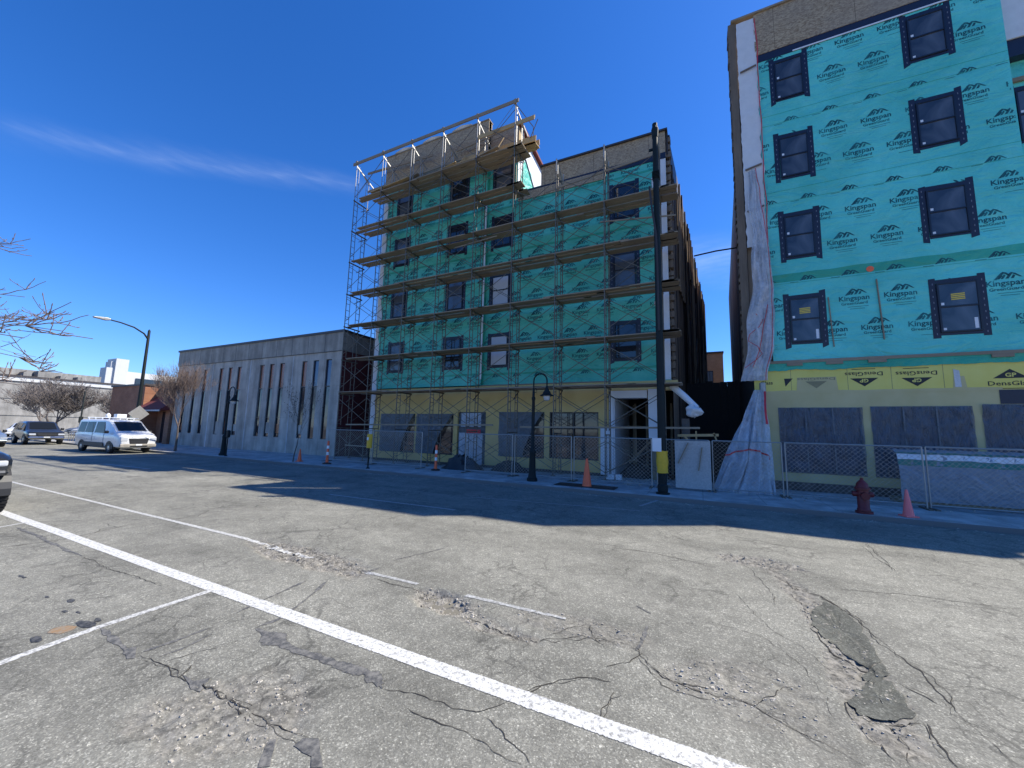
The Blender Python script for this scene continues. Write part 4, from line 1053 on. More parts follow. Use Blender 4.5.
# ------------------------------------------------------------------ temporary fence panels
def fence_panel(x0, x1, y0, y1, label, top=1.74, rail_only=False):
    L = math.hypot(x1-x0, y1-y0); ang = math.atan2(y1-y0, x1-x0)
    t = thing('fence_panel', (x0, y0, .13), label, 'fence', 'temporary chain link fence panels along the sidewalk', ang)
    h = top-.13; f = MB(); r = .019
    for x in (.02, L-.02): f.tube([(x, 0, 0.02), (x, 0, h)], r, 7)
    f.tube([(.02, 0, h), (L-.02, 0, h)], r, 7); f.tube([(.02, 0, .1), (L-.02, 0, .1)], r, 7)
    f.build('fence_frame', 'steel_lt', t, local=True)
    m = MB(); s = .13; n = int((L+h)/s)
    for k in range(n+1):
        a = k*s
        p0, p1 = (min(a, L), max(0, a-L)), (max(0, a-h), min(a, h))
        for sg in (0, 1):
            pts = [(L-x if sg else x, .004 if sg else -.004, .1+z*(h-.1)/h) for x, z in (p0, p1)]
            if (Vector(pts[0])-Vector(pts[1])).length > .02: m.bar(pts[0], pts[1], .0055, .0055)
    m.build('chain_link', 'steel_lt', t, local=True, normals=False)
    b = MB()
    for x in (.05, L-.05): b.box(x-.04, x+.04, -.3, .3, -.0, .03)
    b.build('fence_foot', 'steel', t, local=True)
    return t
FL = 14.0
spans = [(-17.4, -14.4, 'fence panel nearest the grey building, in front of the maroon wall'), (-14.35, -11.3, 'fence panel in front of the first torn shop windows beside the yellow meter'),
         (-8.95, -6.75, 'fence panel in front of the plastic covered door with a gap on its left'), (-6.7, -4.3, 'fence panel behind the hooked street lamp post'),
         (-4.25, -1.5, 'fence panel across the dark entrance behind the bright orange cone'), (-1.4, .25, 'short fence panel around the flake board sheet by the alley'),
         (.3, 2.2, 'fence panel in front of the white plastic tent'), (2.25, 5.3, 'fence panel in front of the plastic covered shopfront'), (5.35, 8.6, 'fence panel in front of the wrapped sheet stack at right')]
for i, (a, b, l) in enumerate(spans): fence_panel(a, b, FL+(.2 if a > -1.5 else .0)+random.uniform(-.06, .06), FL+(.2 if a > -1.5 else 0)+random.uniform(-.06, .06), l)

# ------------------------------------------------------------------ plastic tent, flake board sheet, wrapped stack, duct
tn = thing('plastic_tent', (1.3, 15, .13), 'white plastic tarp draped like a tent with red tape between fence and building corner', 'tarp')
APEX = Vector((1.90, 16.05, 3.55))
def tent(u, v):
    base = Vector((.28+u*1.85, 14.75-.25*math.sin(u*math.pi)+.1*u, .13)); s = v**.92
    p = base.lerp(APEX+Vector(((u-.5)*.32, -.05, 0)), s)
    fold = (.05+.12*(1-v))*math.sin(u*24+3.2*noise.noise(Vector((u*2.5, v*1.6, 0))))+.12*noise.noise(Vector((u*6, v*2.2, 2)))+.05*noise.noise(Vector((u*17, v*6, 5)))
    return p+Vector((fold*.5, -abs(fold)-.05*noise.noise(Vector((u*15, v*9, 3))), .0))
MB().grid(tent, 90, 60).build('tarp_sheet', 'poly', tn, smooth=True)
m = MB(); pts = [tent(u, .30+.09*math.sin(u*3.0)-.05*u)+Vector((0, -.03, 0)) for u in [k/20 for k in range(0, 20)]]
for a, b in zip(pts, pts[1:]): m.bar(a, b, .012, .05)
pts = [tent(.96, v)+Vector((.02, -.05, 0)) for v in [.62+.036*k for k in range(11)]]
for a, b in zip(pts, pts[1:]): m.bar(a, b, .06, .012)
m.build('red_seam', 'red_tape', tn)
hs_ = thing('hanging_plastic', (2.1, FY, 4.2), 'long strip of white plastic with red cord hanging down the building corner', 'plastic sheet')
def hang(u, v):
    z = 12.0-v*8.1
    xl = 1.92-.62*max(0, v-.45)**1.1*1.5+.10*noise.noise(Vector((z*.9, 0, 6))); xr = 2.18+.32*math.sin(min(1, v*1.6)*1.57)-.30*max(0, v-.78)/.22+.06*noise.noise(Vector((z*1.3, 0, 4)))
    fold = .14*noise.noise(Vector((u*4, z*.8, 1)))+.07*noise.noise(Vector((u*11, z*1.7, 5)))
    return (xl+u*(xr-xl), FY-.16-fold-.12*math.sin(v*3.1), z)
MB().grid(hang, 26, 110).build('plastic_strip', 'poly', hs_, smooth=True)
m = MB()
for pts in ([hang(.92, k/40) for k in range(0, 41)], [hang(.3+.3*math.sin(k*1.3), .70+.03*k) for k in range(9)], [hang(.75-.05*k, .66+.035*k) for k in range(9)]):
    m.tube([Vector(p)+Vector((0, -.03, 0)) for p in pts], .010, 5)
m.build('red_cord', 'red_tape', hs_)
m = MB().lathe([(.10, 0), (.10, .34), (.08, .36)], (2.02, 16.05, 3.45), 14).box(1.96, 2.1, 16.0, 16.12, 2.9, 3.45)
tag(m.build('meter_box', 'steel_lt', None, smooth=True), 'grey metal service can at the building corner under the hanging plastic', 'service meter')
ob = thing('board_gate', (-.25, 13.95, .13), 'pale flake board sheet closing the alley with two boards leaning on it', 'board')
MB().box(-.79, .26, 13.93, 13.95, .2, 1.72).build('sheet', plain('grey_flake_board', (.42, .41, .39), .85, 0, .35, 22), ob)
m = MB(); m.bar((-.70, 13.90, .98), (-.38, 13.90, 1.66), .03, .09, (0, 1, 0)); m.bar((-.10, 13.90, .78), (.02, 13.90, 1.52), .03, .07, (0, 1, 0)); m.build('brace', 'plank', ob)
dk = thing('wrapped_duct', (-.3, 15.6, 2.2), 'white duct with its open end bagged in plastic sticking out of the entrance corner', 'duct')
m = MB(); m.tube([onY(672, 386, 15.9), onY(684, 396, 15.7), onY(697, 408, 15.5)], [.13, .125, .10], 12); m.build('duct', 'white', dk, smooth=True)
c = onY(694, 411, 15.4)
def bag(u, v):
    t, p = u*6.283, v*3.1416; r = .24*(1+.36*noise.noise(Vector((math.cos(t)*1.4, math.sin(t)*1.4, v*3)))+.14*noise.noise(Vector((math.cos(t)*5, math.sin(t)*5, v*8))))
    return c+Vector((r*1.15*math.sin(p)*math.cos(t), r*math.sin(p)*math.sin(t), r*.85*math.cos(p)))
MB().grid(bag, 26, 16).build('plastic_bag', 'white_dirty', dk, smooth=True)
m = MB(); m.box(-.62, -.36, 15.5, 15.9, 1.7, 2.5); m.tube([(-.45, 15.6, .13), (-.45, 15.6, 1.7)], .03, 6)
tag(m.build('grey_box', 'base_conc', None), 'dark grey box on a post below the bagged duct', 'box')
tr = thing('timber_trestle', (-.1, 15.2, .13), 'wooden T brace standing behind the flake board sheet', 'brace')
m = MB(); m.bar((-.15, 15.2, .13), (-.15, 15.2, 2.05), .05, .09); m.bar((-.75, 15.15, 1.88), (.55, 15.15, 1.93), .05, .09); m.bar((-.55, 15.15, 1.9), (-.2, 15.15, 1.45), .04, .06); m.bar((.4, 15.15, 2.0), (.48, 15.15, 1.75), .05, .05); m.build('timber', 'plank_new', tr)
al = thing('board_fence', (1, 22, 0), 'dark board fence closing off the alley between the two buildings', 'fence')
for k in range(15): MB().box(-.97+k*.32, -.655+k*.32, 22, 22.03+.02*(k % 2), .05, 4.62+random.uniform(-.04, .06)).build('board', 'dark_room', al)
MB().box(-.97, 3.8, 22.06, 22.10, 1.0, 4.4).build('backing', 'dark_room', al)
st_ = thing('wrapped_stack', (6.6, 14.9, .13), 'long low stack of panels wrapped in glossy white and green film', 'panel stack')
def stk(u, v):
    x = 5.0+u*5.2; prof = ((0, .12), (-.02, .62), (0, 1.0), (.10, 1.40), (.4, 1.52), (.9, 1.48)); k = v*5; i = min(4, int(k)); f = k-i
    dy = prof[i][0]*(1-f)+prof[i+1][0]*f; z = prof[i][1]*(1-f)+prof[i+1][1]*f
    wv = .03*noise.noise(Vector((x*5+z*6, z*2, 0)))+.02*noise.noise(Vector((x*14+z*12, z*2, 3)))
    return (x, 14.75+dy-wv, z+.13+wv*.7)
MB().grid(stk, 140, 26).build('wrap_film', 'poly_blue', st_, smooth=True)
for z in (.70, 1.02):
    m = MB()
    v = {.70: .44, 1.02: .60}[z]
    for a in [k/60 for k in range(60)]:
        p, q = Vector(stk(a, v)), Vector(stk(a+1/60, v)); p2, q2 = Vector(stk(a, v+.075)), Vector(stk(a+1/60, v+.075)); o_ = Vector((0, -.012, .004)); m.face([p+o_, q+o_, q2+o_, p2+o_])
    m.build('green_stripe', 'green_film', st_)
MB().box(5.05, 10.2, 14.86, 15.7, .14, .26).build('skid', 'stud', st_)
m = MB()
for a in [k/60 for k in range(60)]:
    p, q, p2, q2 = (Vector(stk(*t_)) for t_ in ((a, .52), (a+1/60, .52), (a, .595), (a+1/60, .595))); o_ = Vector((0, -.012, .004)); m.face([p+o_, q+o_, q2+o_, p2+o_])
m.build('white_stripe', 'white', st_)
# rubble and bags behind the fence
def heap(name, x, y, rx, ry, h, label, mat='soil', seed=0, cat='rubble'):
    def fn(u, v):
        t = u*6.283; r = v; n_ = 1+.35*noise.noise(Vector((math.cos(t)*2+seed, math.sin(t)*2, v*2)))
        return (x+rx*r*n_*math.cos(t), y+ry*r*n_*math.sin(t), .132+h*max(0, (1-v**2.2))*(1+.5*noise.noise(Vector((u*9+seed, v*5, 2)))))
    m = MB().grid(fn, 24, 9); return tag(m.build(name, mat, None, smooth=True), label, cat)
heap('rubble_heap', -9.75, 14.9, 1.1, .45, .55, 'black covered heap beside the striped delineator post', 'black', 1, 'heap')
heap('rubble_heap', -7.6, 15.4, .9, .35, .40, 'dark rubble heap below the right shop window near the lamp', 'soil', 4, 'heap')
heap('rubble_heap', -2.35, 17.0, .8, .8, .45, 'dark debris heap lying inside the entrance', 'soil', 8, 'heap')
m = MB().box(-3.35, -3.05, 15.3, 15.55, .13, .32).box(-3.0, -2.78, 15.35, 15.55, .13, .33)
tag(m.build('block_pair', 'white', None, bevel=.01), 'two white foam blocks on the ground left of the entrance', 'blocks')

# ------------------------------------------------------------------ street furniture
def lamp_post(loc, flip, label):
    t = thing('lamp_post', loc, label, 'street lamp', 'hooked pedestrian street lamps')
    m = MB().lathe([(.19, 0), (.19, .10), (.15, .13), (.125, .30), (.105, .95), (.12, 1.0), (.12, 1.08), (.065, 1.15), (.055, 2.9), (.07, 2.93), (.07, 3.0), (.045, 3.05), (.040, 3.35)], (0, 0, 0), 14); m.build('post', 'dark_steel', t, local=True, smooth=True)
    m = MB(); s = flip; pts = [(0, 0, 3.3)]+[(s*(.26-.26*math.cos(a)), 0, 3.62+.26*math.sin(a)) for a in [k*math.pi/10 for k in range(11)]]+[(s*.52, 0, 3.42)]
    m.tube(pts, .028, 8); m.tube([(0, 0, 3.2), (s*.1, 0, 3.18), (s*.13, 0, 3.28), (s*.06, 0, 3.36)], .014, 6); m.build('hook_arm', 'dark_steel', t, local=True, smooth=True)
    MB().lathe([(.035, .34), (.05, .30), (.06, .22), (.13, .12), (.15, .06), (.25, .0), (.255, -.02), (.12, -.015)], (s*.52, 0, 3.08), 16).build('lamp_shade', 'dark_steel', t, local=True, smooth=True)
    MB().lathe([(.12, 0.0), (.125, -.06), (.10, -.14), (.04, -.18)], (s*.52, 0, 3.06), 14).build('globe', 'lamp_glass', t, local=True, smooth=True)
    return t
lamp_post((-5.5, 13.05, .13), 1, 'black hooked street lamp in front of the scaffold and shop windows')
lamp_post((-24.3, 12.7, .13), 1, 'black hooked street lamp in front of the grey panel building')
p = thing('steel_pole', (-1.08, 12.69, .13), 'tall dark steel pole with yellow sleeve at the scaffold end', 'utility pole')
MB().lathe([(.20, 0), (.20, .04), (.125, .05), (.085, 12.2)], (0, 0, 0), 12).build('shaft', 'dark_steel', p, local=True, smooth=True)
MB().lathe([(.14, 0.05), (.15, .1), (.15, .25), (.12, .3)], (0, 0, 0), 12).build('base_cover', 'dark_steel', p, local=True)
m = MB()
for k in range(5): m.box(-.11, .11, -.12, .12, 10.2+k*.05, 10.22+k*.05)
m.box(-.2, .02, -.03, .03, 11.25, 11.32); m.lathe([(.10, 0), (.12, .3), (.05, .5)], (0, 0, 11.7), 10); m.build('pole_band', 'dark_steel', p, local=True)
MB().tube([Vector((-.20, -.12, 9.9)), Vector((-.12, -.16, 9.0)), Vector((-.02, -.16, 8.2)), Vector((.0, -.15, 7.2)), (0, -.13, 5.0)], .035, 6).build('cable_loop', 'cable', p, local=True, smooth=True)
def sleeve(u, v):
    t = u*6.283; return (.165*math.cos(t)*(1+.15*noise.noise(Vector((math.cos(t), v*3, 1)))), .165*math.sin(t), .62+v*.66+.03*noise.noise(Vector((t, v*4, 2))))
MB().grid(sleeve, 18, 8).build('yellow_sleeve', 'yellow_bag', p, local=True, smooth=True)
MB().box(-.26, .0, -.17, -.16, 1.26, 1.66).build('notice_plate', 'white', p, local=True)
# street light with curved arm and the back of a diamond sign
p = thing('street_light', (-34.0, 12.3, .13), 'tall street light with curved arm over the road beside the brick building', 'street light')
MB().lathe([(.22, 0), (.22, .06), (.14, .1), (.13, .9), (.10, 4), (.075, 8.0), (.02, 8.1)], (0, 0, 0), 12).build('pole', 'dark_steel', p, local=True, smooth=True)
MB().tube([(0, 0, 7.4), (0, -.25, 7.75), (0, -.8, 8.05), (0, -1.5, 8.2), (0, -2.1, 8.25)], [.06, .055, .05, .045, .04], 8).build('arm', 'dark_steel', p, local=True, smooth=True)
MB().prism([(-2.0, 8.20), (-2.2, 8.15), (-2.75, 8.19), (-2.8, 8.25), (-2.2, 8.33), (-2.0, 8.30)], 'x', -.13, .13).build('luminaire', 'steel_lt', p, local=True, bevel=.02)
MB().prism([(0, 1.75), (.55, 2.3), (0, 2.85), (-.55, 2.3)], 'x', .16, .175).build('sign_back', 'steel_lt', p, local=True)
# parking meters
def meter(loc, label, bagged):
    t = thing('parking_meter', loc, label, 'parking meter', 'parking meters')
    MB().tube([(0, 0, 0), (0, 0, 1.05)], .03, 8).lathe([(.09, 0), (.06, .05)], (0, 0, 0), 10).build('post', 'dark_steel', t, local=True)
    if bagged: MB().grid(lambda u, v: ((.14-.03*abs(v-.5))*math.cos(u*6.283)*(1+.1*noise.noise(Vector((u*7, v*3, 1)))), .10*math.sin(u*6.283), .88+v*.60), 16, 7).face([(.1, 0, 1.48), (0, .09, 1.48), (-.1, 0, 1.48), (0, -.09, 1.48)]).build('yellow_cover', 'yellow_bag', t, local=True, smooth=True); MB().box(-.05, .05, -.118, -.112, 1.22, 1.34).build('cover_print', 'white', t, local=True)
    else: MB().prism([(-.09, 1.02), (.09, 1.02), (.11, 1.25), (.08, 1.38), (0, 1.43), (-.08, 1.38), (-.11, 1.25)], 'y', -.07, .07).build('meter_head', 'dark_steel', t, local=True, bevel=.015)
meter((-13.0, 12.55, .13), 'parking meter hooded in a yellow cover at the kerb before the maroon wall', True)
meter((-23.6, 12.5, .13), 'bare black parking meter at the kerb by the grey building', False)
# cones, delineators, hydrant
def cone(loc, label, h, mat='orange', pad=True, rz=.3):
    t = thing('traffic_cone', loc, label, 'traffic cone', 'orange traffic cones'); s = h/.9
    if pad: MB().box(-.19*s, .19*s, -.19*s, .19*s, 0, .035).build('cone_base', 'black' if h > .8 else mat, t, local=True, bevel=.008)
    MB().lathe([(.155*s, .035), (.145*s, .06), (.038*s, h*.97), (.03*s, h), (.018*s, h)], (0, 0, 0), 20).build('cone_body', mat, t, local=True, smooth=True); t.rotation_euler.z = rz; return t
cone((-3.42, 12.75, .13), 'tall bright orange cone on a dark mat in front of the entrance', .92)
cone((4.32, 12.48, .13), 'small faded pinkish cone on the sidewalk beside the red hydrant', .62, 'pink_orange')
cone((-18.0, 12.9, .13), 'small orange cone beside the grey panel building corner', .62)
tag(MB().box(-4.5, -2.5, 12.55, 13.25, .131, .150).build('rubber_mat', 'black', None), 'dark mat on the sidewalk under the tall orange cone', 'mat')
def delin(loc, label):
    t = thing('delineator_post', loc, label, 'delineator', 'striped delineator posts')
    MB().lathe([(.20, 0), (.20, .05), (.09, .08)], (0, 0, 0), 8).build('rubber_base', 'black', t, local=True)
    MB().lathe([(.07, .05), (.055, .4), (.05, 1.05), (.03, 1.08)], (0, 0, 0), 14).build('post', 'orange', t, local=True, smooth=True)
    for z in (.42, .72): MB().lathe([(.0575, 0), (.0565, .14)], (0, 0, z), 14).build('reflective_band', 'reflect', t, local=True, smooth=True)
delin((-15.95, 12.85, .13), 'orange and white delineator post left of the maroon wall')
delin((-10.3, 13.75, .13), 'orange and white delineator post in the fence gap by the black heap')
hy = thing('fire_hydrant', (3.5, 12.42, .13), 'dark red fire hydrant at the kerb beside the faded cone', 'fire hydrant')
MB().lathe([(.17, 0), (.17, .05), (.13, .06), (.13, .10), (.115, .12), (.115, .55), (.15, .56), (.15, .60), (.125, .62), (.11, .70), (.06, .77), (.035, .79), (.035, .84)], (0, 0, 0), 18).build('barrel', 'hydrant_red', hy, local=True, smooth=True)
MB().lathe([(.055, -.20), (.065, -.18), (.065, -.10)], (0, 0, .45), 12, 'x').lathe([(.065, .10), (.065, .18), (.055, .20)], (0, 0, .45), 12, 'x').lathe([(.085, -.20), (.09, -.17), (.09, -.10)], (0, 0, .42), 14, 'y').build('outlet', 'hydrant_red', hy, local=True, smooth=True)

# ------------------------------------------------------------------ grey panel building and its neighbours
gb = thing('office_building', (-29, FY, 0), 'low grey panel building with tall narrow window slits and dark coping', 'building')
GW = [-37.55, -36.15, -34.77, -32.56, -31.38, -30.24, -27.55, -26.45, -25.34, -23.05, -21.96, -20.78]
gh = [(x-.26, x+.26, 1.1, 6.08) for x in GW]
wall_holes(MB(), -38.9, -19.6, .1, 6.55, FY, gh, .16).build('panel_wall', 'panel_conc', gb)
MB().box(-38.98, -19.55, FY-.06, FY+.3, 6.55, 7.72).build('fascia', 'fascia', gb)
MB().box(-39.05, -19.48, FY-.13, FY+.4, 7.72, 7.86).build('coping', 'coping', gb)
m = MB()
for x in [-38.9+k*1.61 for k in range(1, 12)]: m.box(x-.012, x+.012, FY-.064, FY-.058, 6.56, 7.71)
m.box(-38.9, -19.6, FY-.062, FY-.0, 6.535, 6.56)
m.build('fascia_joint', 'black', gb)
m = MB()
for x in [-38.9+k*.805*2 for k in range(1, 12)]: m.box(x-.008, x+.008, FY-.003, FY+.001, .1, 6.53)
for z in (2.4, 4.4): m.box(-38.9, -19.6, FY-.0035, FY+.001, z-.006, z+.006)
m.build('panel_joint', 'fascia', gb)
for x in (-33.7, -28.9, -24.2): MB().box(x-.045, x+.045, FY-.012, FY, .1, 6.5).build('downpipe', 'panel_light', gb)
random.seed(3)
orange_pane = Mat('curtained_glass', (.30, .10, .045), .25, 0, .7).m
for i, (a, b, c, d) in enumerate(gh):
    f = MB(); t_ = .045
    f.box(a, a+t_, FY+.06, FY+.13, c, d).box(b-t_, b, FY+.06, FY+.13, c, d).box(a+t_, b-t_, FY+.06, FY+.13, c, c+t_).box(a+t_, b-t_, FY+.06, FY+.13, d-t_, d).box(a+t_, b-t_, FY+.06, FY+.12, 4.35, 4.42)
    w = f.build('window', 'frame', gb)
    MB().box(a+t_, b-t_, FY+.10, FY+.115, c+t_, 4.35).build('pane', 'glass', w)
    u_ = MB().box(a+t_, b-t_, FY+.10, FY+.115, 4.42, d-t_).build('pane', orange_pane if i < 10 else glass('blue_glass', (.05, .07, .13)), w)
    if i < 10 and random.random() < .6: MB().box(a+t_, b-t_, FY+.095, FY+.101, c+t_+random.uniform(.0, .3), c+t_+random.uniform(.5, 1.0)).build('blind', 'panel_conc' if i % 2 else orange_pane, w)
MB().box(-38.9, -19.7, FY+.2, 40, .0, 7.6).build('shell', 'fascia', gb)
MB().face([(-19.6, FY, .1), (-19.6, 40, .1), (-19.6, 40, 6.55), (-19.6, FY, 6.55)]).build('side_wall', 'maroon', gb)
MB().box(-19.68, -19.58, FY+.3, 40, 6.55, 7.72).build('side_fascia', 'fascia', gb)
MB().box(-19.7, -19.5, FY+.4, 40.1, 7.72, 7.85).build('side_coping', 'coping', gb)
ct = thing('side_infill', (-18.2, 19, 0), 'dark maroon wall closing the gap between grey building and scaffold', 'wall')
MB().box(-19.55, -16.98, 19, 19.3, 0, 7.0).build('wall', 'maroon', ct)
br = thing('brick_building', (-44, FY, 0), 'low red brick shop with dark doorway and maroon shingle awning', 'shop')
MB().box(-49.6, -43.2, FY-.4, 30, 0, 5.05).box(-43.2, -39.0, FY+.6, 30, 0, 4.9).build('wall', 'brick', br)
MB().box(-49.7, -43.1, FY-.5, 30, 5.05, 5.2).build('coping', 'coping', br)
MB().prism([(FY-.9, 2.9), (FY-.8, 3.0), (FY+.5, 4.1), (FY+.6, 2.9)], 'x', -43.3, -39.0).build('awning', 'awning', br)
MB().box(-43.4, -39.0, FY-.92, FY-.86, 2.78, 2.9).build('awning_trim', 'panel_light', br)
d_ = MB().box(-42.0, -40.4, FY+.55, FY+.58, .1, 2.8).build('door', 'glass', br)
w = MB().box(-45.2, -43.9, FY-.45, FY-.42, .5, 2.4).build('window', 'glass', br)
MB().box(-39.9, -39.2, FY-.1, FY+.6, 0, 2.9).build('pier', 'brick', br)
MB().box(-43.35, -43.0, FY-.5, FY+.6, 0, 2.9).build('pier', 'brick', br)
MB().box(-49.0, -46.4, FY-.9, FY-.4, 1.9, 2.25).build('red_canopy', 'awning', br)
MB().box(-40.1, -39.5, 22, 24, 5.05, 5.9).build('roof_unit', 'plank_new', br)
# far parking structure and white block
pg = thing('parking_structure', (-95, 30, 0), 'long low concrete garage with a white parapet band behind bare trees', 'parking garage')
MB().box(-125, -95, 2, 33.0, 0, 7.7).build('wall', 'garage', pg)
MB().box(-125.1, -94.8, 1.9, 33.1, 7.7, 8.3).build('white_band', 'white_stucco', pg)
MB().box(-125.2, -94.7, 1.8, 33.2, 8.3, 8.6).build('parapet_cap', 'coping', pg)
m = MB()
for z in (2.4, 5.0): m.box(-94.99, -94.9, 3, 32, z, z+1.1)
m.build('deck_opening', 'garage', pg)
m = MB(); random.seed(4)
for y in (16, 18.2, 20.5, 22, 24.5, 26.5): m.box(-99, -97, y, y+random.uniform(.8, 1.6), 8.6, 8.6+random.uniform(.5, 1.3))
m.box(-110, -99, 12, 30, 8.6, 9.9); m.build('roof_equipment', 'garage', pg)
wb = thing('office_tower', (-135, 46, 0), 'white modern office block with a stepped stair tower far behind the brick shop', 'building')
MB().box(-135, -130, 41.6, 44.0, 0, 17.4).box(-134, -130.5, 40.2, 41.6, 0, 15).box(-134, -130.8, 41, 41.7, 0, 16.6).build('stair_tower', 'white_stucco', wb)
MB().box(-140, -131, 44, 58, 0, 14.5).build('wall', 'white_stucco', wb)
MB().box(-130.99, -130.8, 46, 56.5, 10.6, 13.0).build('window', 'glass', wb)
# brick block seen through the alley and the overhead cable
bb = thing('brick_building', (1, 50, 0), 'tan brick block glimpsed through the alley', 'building')
MB().box(-6, 2.58, 50, 58, 0, 11.45).build('wall', 'tan_brick', bb)
MB().box(-6, 2.66, 49.9, 58, 11.45, 11.65).build('coping', 'coping', bb)
w = MB().box(.75, 1.5, 49.93, 49.97, 7.4, 9.4).build('window', 'frame', bb)
MB().box(.82, 1.12, 49.9, 49.93, 7.5, 9.3).box(1.18, 1.44, 49.9, 49.93, 7.5, 9.3).build('pane', 'glass_hazy', w)
tag(MB().tube([onY(694, 256, 20), onY(716, 251, 20), onY(738, 247.5, 20)], .035, 6).build('cable', 'cable', None), 'dark cable strung across the alley between the two wrapped buildings', 'cable')

# ------------------------------------------------------------------ bare trees
def bare_tree(name, loc, h, label, seed, spread=.55, depth=5, trunk=.13, twig='twig', fork=1.6, dens=3, leaves=0, upright=.3, group=None, lean=(0, 0), rmin=.004):
    rnd = random.Random(seed); t = thing(name, loc, label, 'tree', group)
    T, Cn, Lf = MB(), MB(), MB()
    def grow(p, d, L, r, lv):
        n = 3; pts = [p]; rr = [r]
        for k in range(n):
            d = (d+Vector((rnd.uniform(-1, 1), rnd.uniform(-1, 1), rnd.uniform(-.4, .8)))*.17+Vector((0, 0, upright*.1))).normalized()
            p = p+d*L/n; pts.append(p); rr.append(max(rmin, r*(1-.42*(k+1)/n)))
        (T if lv == 0 else Cn).tube(pts, rr, 7 if lv < 2 else (4 if lv < 4 else 3), lv < 2)
        if leaves and lv >= depth-1:
            for _ in range(leaves):
                c = pts[rnd.randint(1, 3)]+Vector((rnd.gauss(0, .06), rnd.gauss(0, .06), rnd.gauss(0, .06))); a = Vector((rnd.uniform(-1, 1), rnd.uniform(-1, 1), rnd.uniform(-1, 1))).normalized()*.05; b = a.cross(Vector((rnd.random(), rnd.random(), 1))).normalized()*.04
                Lf.face([c-a, c+b, c+a, c-b])
        if lv >= depth: return
        kids = dens+(1 if lv < 2 else 0)
        for i in range(kids):
            q = pts[-1] if (i == 0 or lv == 0) else pts[rnd.randint(1, 3)]
            az = rnd.uniform(0, 6.283)+i*2.1; e = Vector((math.cos(az), math.sin(az), 0))
            sp = spread*rnd.uniform(.6, 1.25) if i else spread*.35
            grow(q, (d*(1-sp*.35)+e*sp+Vector((0, 0, .12))).normalized(), L*rnd.uniform(.64, .90), max(rmin, rr[-1]*(.78 if i == 0 else .6)), lv+1)
    grow(Vector((0, 0, 0)), Vector((lean[0], lean[1], 1)).normalized(), fork, trunk, 0)
    top = max(v.z for v in Cn.v); k = h/top
    for B in (T, Cn, Lf):
        B.v = [Vector((v.x*k, v.y*k, v.z*k)) for v in B.v]
    T.build('trunk', 'bark', t, local=True, smooth=True, normals=False); Cn.build('crown', twig, t, local=True, normals=False)
    if leaves: Lf.build('leaf_clusters', 'dry_leaf', t, local=True, normals=False)
    return t
bare_tree('bare_tree', (-29.6, 12.75, .13), 5.9, 'bare budding street tree with fuzzy twigs in front of the brick shop', 11, .56, 7, .12, 'twig_red', 2.3, 3, 0, .5, rmin=.006)
bare_tree('bare_tree', (-18.05, 12.6, .13), 4.3, 'slim young street tree with dark leaf clusters before the grey building', 5, .36, 4, .05, 'bark', 2.1, 3, 3, .6)
g = 'bare trees around the parking lot'
bare_tree('bare_tree', (-54.5, 14.0, .1), 6.0, 'large spreading bare tree behind the dark parked car', 21, .80, 7, .17, 'twig', 1.7, 3, 0, .1, g, rmin=.013)
bare_tree('bare_tree', (-57, 19.5, .03), 5.8, 'bare tree in the parking lot just left of the white van roof', 22, .78, 7, .15, 'twig', 1.7, 3, 0, .1, g, rmin=.013)
bare_tree('bare_tree', (-66, 15.5, .03), 6.6, 'bare tree at the far left edge in front of the garage', 23, .80, 6, .17, 'twig', 1.8, 3, 0, .1, g, rmin=.016)
bare_tree('bare_tree', (-74, 24, .03), 6.6, 'bare tree deep in the lot directly in front of the garage wall', 24, .8, 6, .17, 'twig', 1.8, 3, 0, .1, g, rmin=.018)
bare_tree('bare_tree', (-62, 27, .03), 6.2, 'bare tree in the lot beside the brick shop wall', 25, .75, 6, .16, 'twig', 1.8, 3, 0, .1, g, rmin=.016)
bare_tree('bare_tree', (-80, 20, .03), 7.0, 'bare tree furthest back in the lot between two others', 26, .8, 6, .17, 'twig', 1.8, 3, 0, .1, g, rmin=.018)
